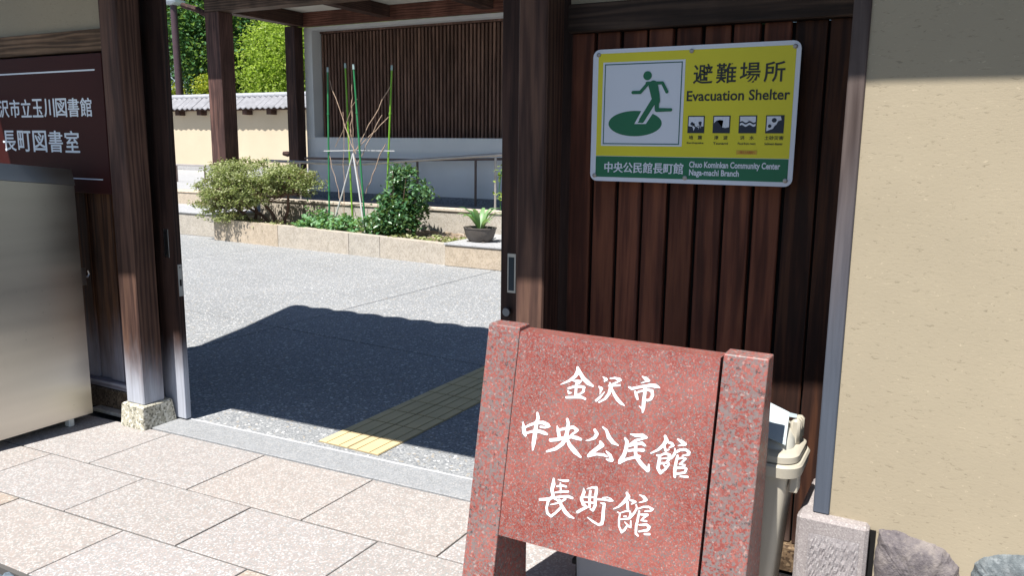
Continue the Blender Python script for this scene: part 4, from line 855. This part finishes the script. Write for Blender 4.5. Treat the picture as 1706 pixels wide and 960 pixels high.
# stakes and trellis
STK = 'green garden stakes tied in a frame'
stakes = [((-8.12, 9.2, .25), (-8.07, 9.2, 2.50), 'pole', 'leftmost green garden stake with a pale grey tip'),
          ((-7.86, 9.42, .25), (-7.93, 9.42, 2.57), 'pole2', 'green stake just behind and right of the leftmost one'),
          ((-7.28, 9.0, .25), (-7.43, 9.0, 2.50), 'pole', 'leaning blue green stake at the middle of the frame'),
          ((-7.16, 9.3, .25), (-7.01, 9.3, 2.50), 'pole2', 'rightmost green stake rising behind the glossy shrub')]
for a, b, mt, lb in stakes:
    s_ = thing('garden_stake', a, lb, 'stake', STK); MB().tube([a, Vector(a).lerp(Vector(b), .5), b], [.013, .013, .012], 8).build('pole', MAT[mt], s_, True)
    e = Vector(b)-Vector(a); MB().tube([b, Vector(b)+e*.03], [.016, .014], 8).build('tip', MAT['poletip'], s_, True)
    for q in (.25, .5, .74): p = Vector(a).lerp(Vector(b), q); MB().tube([p-e*.006, p+e*.006], .018, 8).build('joint', MAT[mt], s_)
def stick(a, b, r, mt, nm, lb, cat, group=None): o = MB().tube([a, Vector(a).lerp(Vector(b), .5)+Vector((random.uniform(-.01, .01), 0, random.uniform(-.01, .01))), b], r, 7).build(nm, MAT[mt], None, True); return tag(o, lb, cat, group)
stick((-8.15, 9.16, 1.385), (-6.95, 9.26, 1.40), .0055, 'tie', 'cross_stick', 'pale horizontal stick tying the four green stakes together', 'stick')
stick((-7.5, 9.03, 1.36), (-7.97, 9.1, .30), .011, 'tie', 'support_stick', 'white stick slanting down to the left from the tied joint', 'stick')
stick((-7.5, 9.03, 1.36), (-7.26, 8.95, .27), .012, 'tie', 'support_stick', 'white stick slanting down to the right from the tied joint', 'stick')
vn = thing('dry_vine', (-7.5, 9.15, .3), 'dry brown vines strung between the garden stakes', 'vine')
V0 = [((-8.05, 9.2, 2.38), (-7.48, 9.05, 1.36)), ((-7.02, 9.3, 2.32), (-7.5, 9.1, 1.42)), ((-7.06, 9.28, 1.86), (-7.55, 9.1, 1.38)), ((-7.40, 9.0, 2.1), (-7.95, 9.2, 1.45)), ((-7.8, 9.2, 1.95), (-7.84, 9.2, .45)), ((-7.55, 9.1, 2.1), (-7.62, 9.1, 1.4)),
      ((-8.1, 9.2, 1.36), (-7.75, 9.1, .5)), ((-7.46, 9.0, 2.3), (-7.56, 9.1, 1.6)), ((-7.1, 9.25, 1.5), (-7.35, 9.1, .8)), ((-7.12, 9.2, 1.9), (-7.45, 9.05, 1.2)), ((-7.6, 9.1, 1.7), (-7.4, 9.1, .7)), ((-7.35, 9.0, 1.3), (-7.38, 9.1, .6))]
for a, b in V0:
    a = Vector(a); b = Vector(b); pts = [a.lerp(b, t)+Vector((random.uniform(-.015, .015), random.uniform(-.01, .01), random.uniform(-.01, .01))) for t in np.linspace(0, 1, 9)]
    MB().tube(pts, random.uniform(.004, .0075), 5).build('strand', MAT['vine'], vn)
# pot plant
po = thing('potted_plant', (-5.25, 8.75, .29), 'broad leaved plant in a dark bowl on the planter end slab', 'potted plant')
pv = []; prof = [(.12, .305), (.145, .30), (.185, .35), (.205, .41), (.215, .455), (.225, .462), (.222, .475), (.195, .472), (.185, .445)]
n = 24
for r_, z in prof:
    for k in range(n): pv.append((-5.25+r_*math.cos(2*math.pi*k/n), 8.75+r_*.8*math.sin(2*math.pi*k/n), z))
MB().add(pv, [(j*n+k, j*n+(k+1) % n, (j+1)*n+(k+1) % n, (j+1)*n+k) for j in range(len(prof)-1) for k in range(n)]).build('bowl', MAT['pot'], po, True)
MB().add([(-5.25+.19*math.cos(2*math.pi*k/n), 8.75+.152*math.sin(2*math.pi*k/n), .448) for k in range(n)], [tuple(range(n))]).build('potting_soil', MAT['soil'], po)
for sx in (-.11, .11): MB().box(-5.25+sx-.02, -5.25+sx+.02, 8.64, 8.86, .291, .305).build('bowl_foot', MAT['pot'], po)
for i in range(15):
    a = 2*math.pi*i/15+random.uniform(-.2, .2); ln = random.uniform(.28, .44); el = R(random.uniform(38, 78)); wd = random.uniform(.026, .04)
    d = Vector((math.cos(a), math.sin(a)*.8, 0)); sd_ = Vector((-math.sin(a), math.cos(a), 0)); p = Vector((-5.25, 8.75, .45))+d*.03; v = []; ang = el
    m = 7
    for k in range(m):
        t = k/(m-1); ww = wd*math.sin(math.pi*min(.97, .10+t*.88))**.8
        v += [p-sd_*ww+Vector((0, 0, ww*.35)), p, p+sd_*ww+Vector((0, 0, ww*.35))]
        ang = el-1.5*t*t; p = p+(d*math.cos(ang)+Vector((0, 0, math.sin(ang))))*ln/(m-1)
    me = MB().add(v, [(k*3+j, k*3+j+1, k*3+j+4, k*3+j+3) for k in range(m-1) for j in (0, 1)]).mesh('leaf', True)
    at = me.attributes.new('tint', 'FLOAT', 'FACE'); at.data.foreach_set('value', [random.uniform(.2, 1)]*len(me.polygons)); link('leaf', me, MAT['hosta'], po)
sp = thing('climbing_sprig', (-5.5, 9.75, .6), 'thin green sprig climbing the handrail post beside the gate door', 'plant')
MB().tube([(-5.5, 9.72, .6), (-5.53, 9.72, .9), (-5.48, 9.7, 1.15)], .006, 5).build('stem', MAT['cover'], sp)
leaves('foliage', np.concatenate([np.array((-5.5, 9.7, z))+rng.normal(size=(14, 3))*np.array([.05, .03, .05]) for z in (.78, .84, 1.05, 1.12)]), .06, MAT['maple'], sp, up=.5)
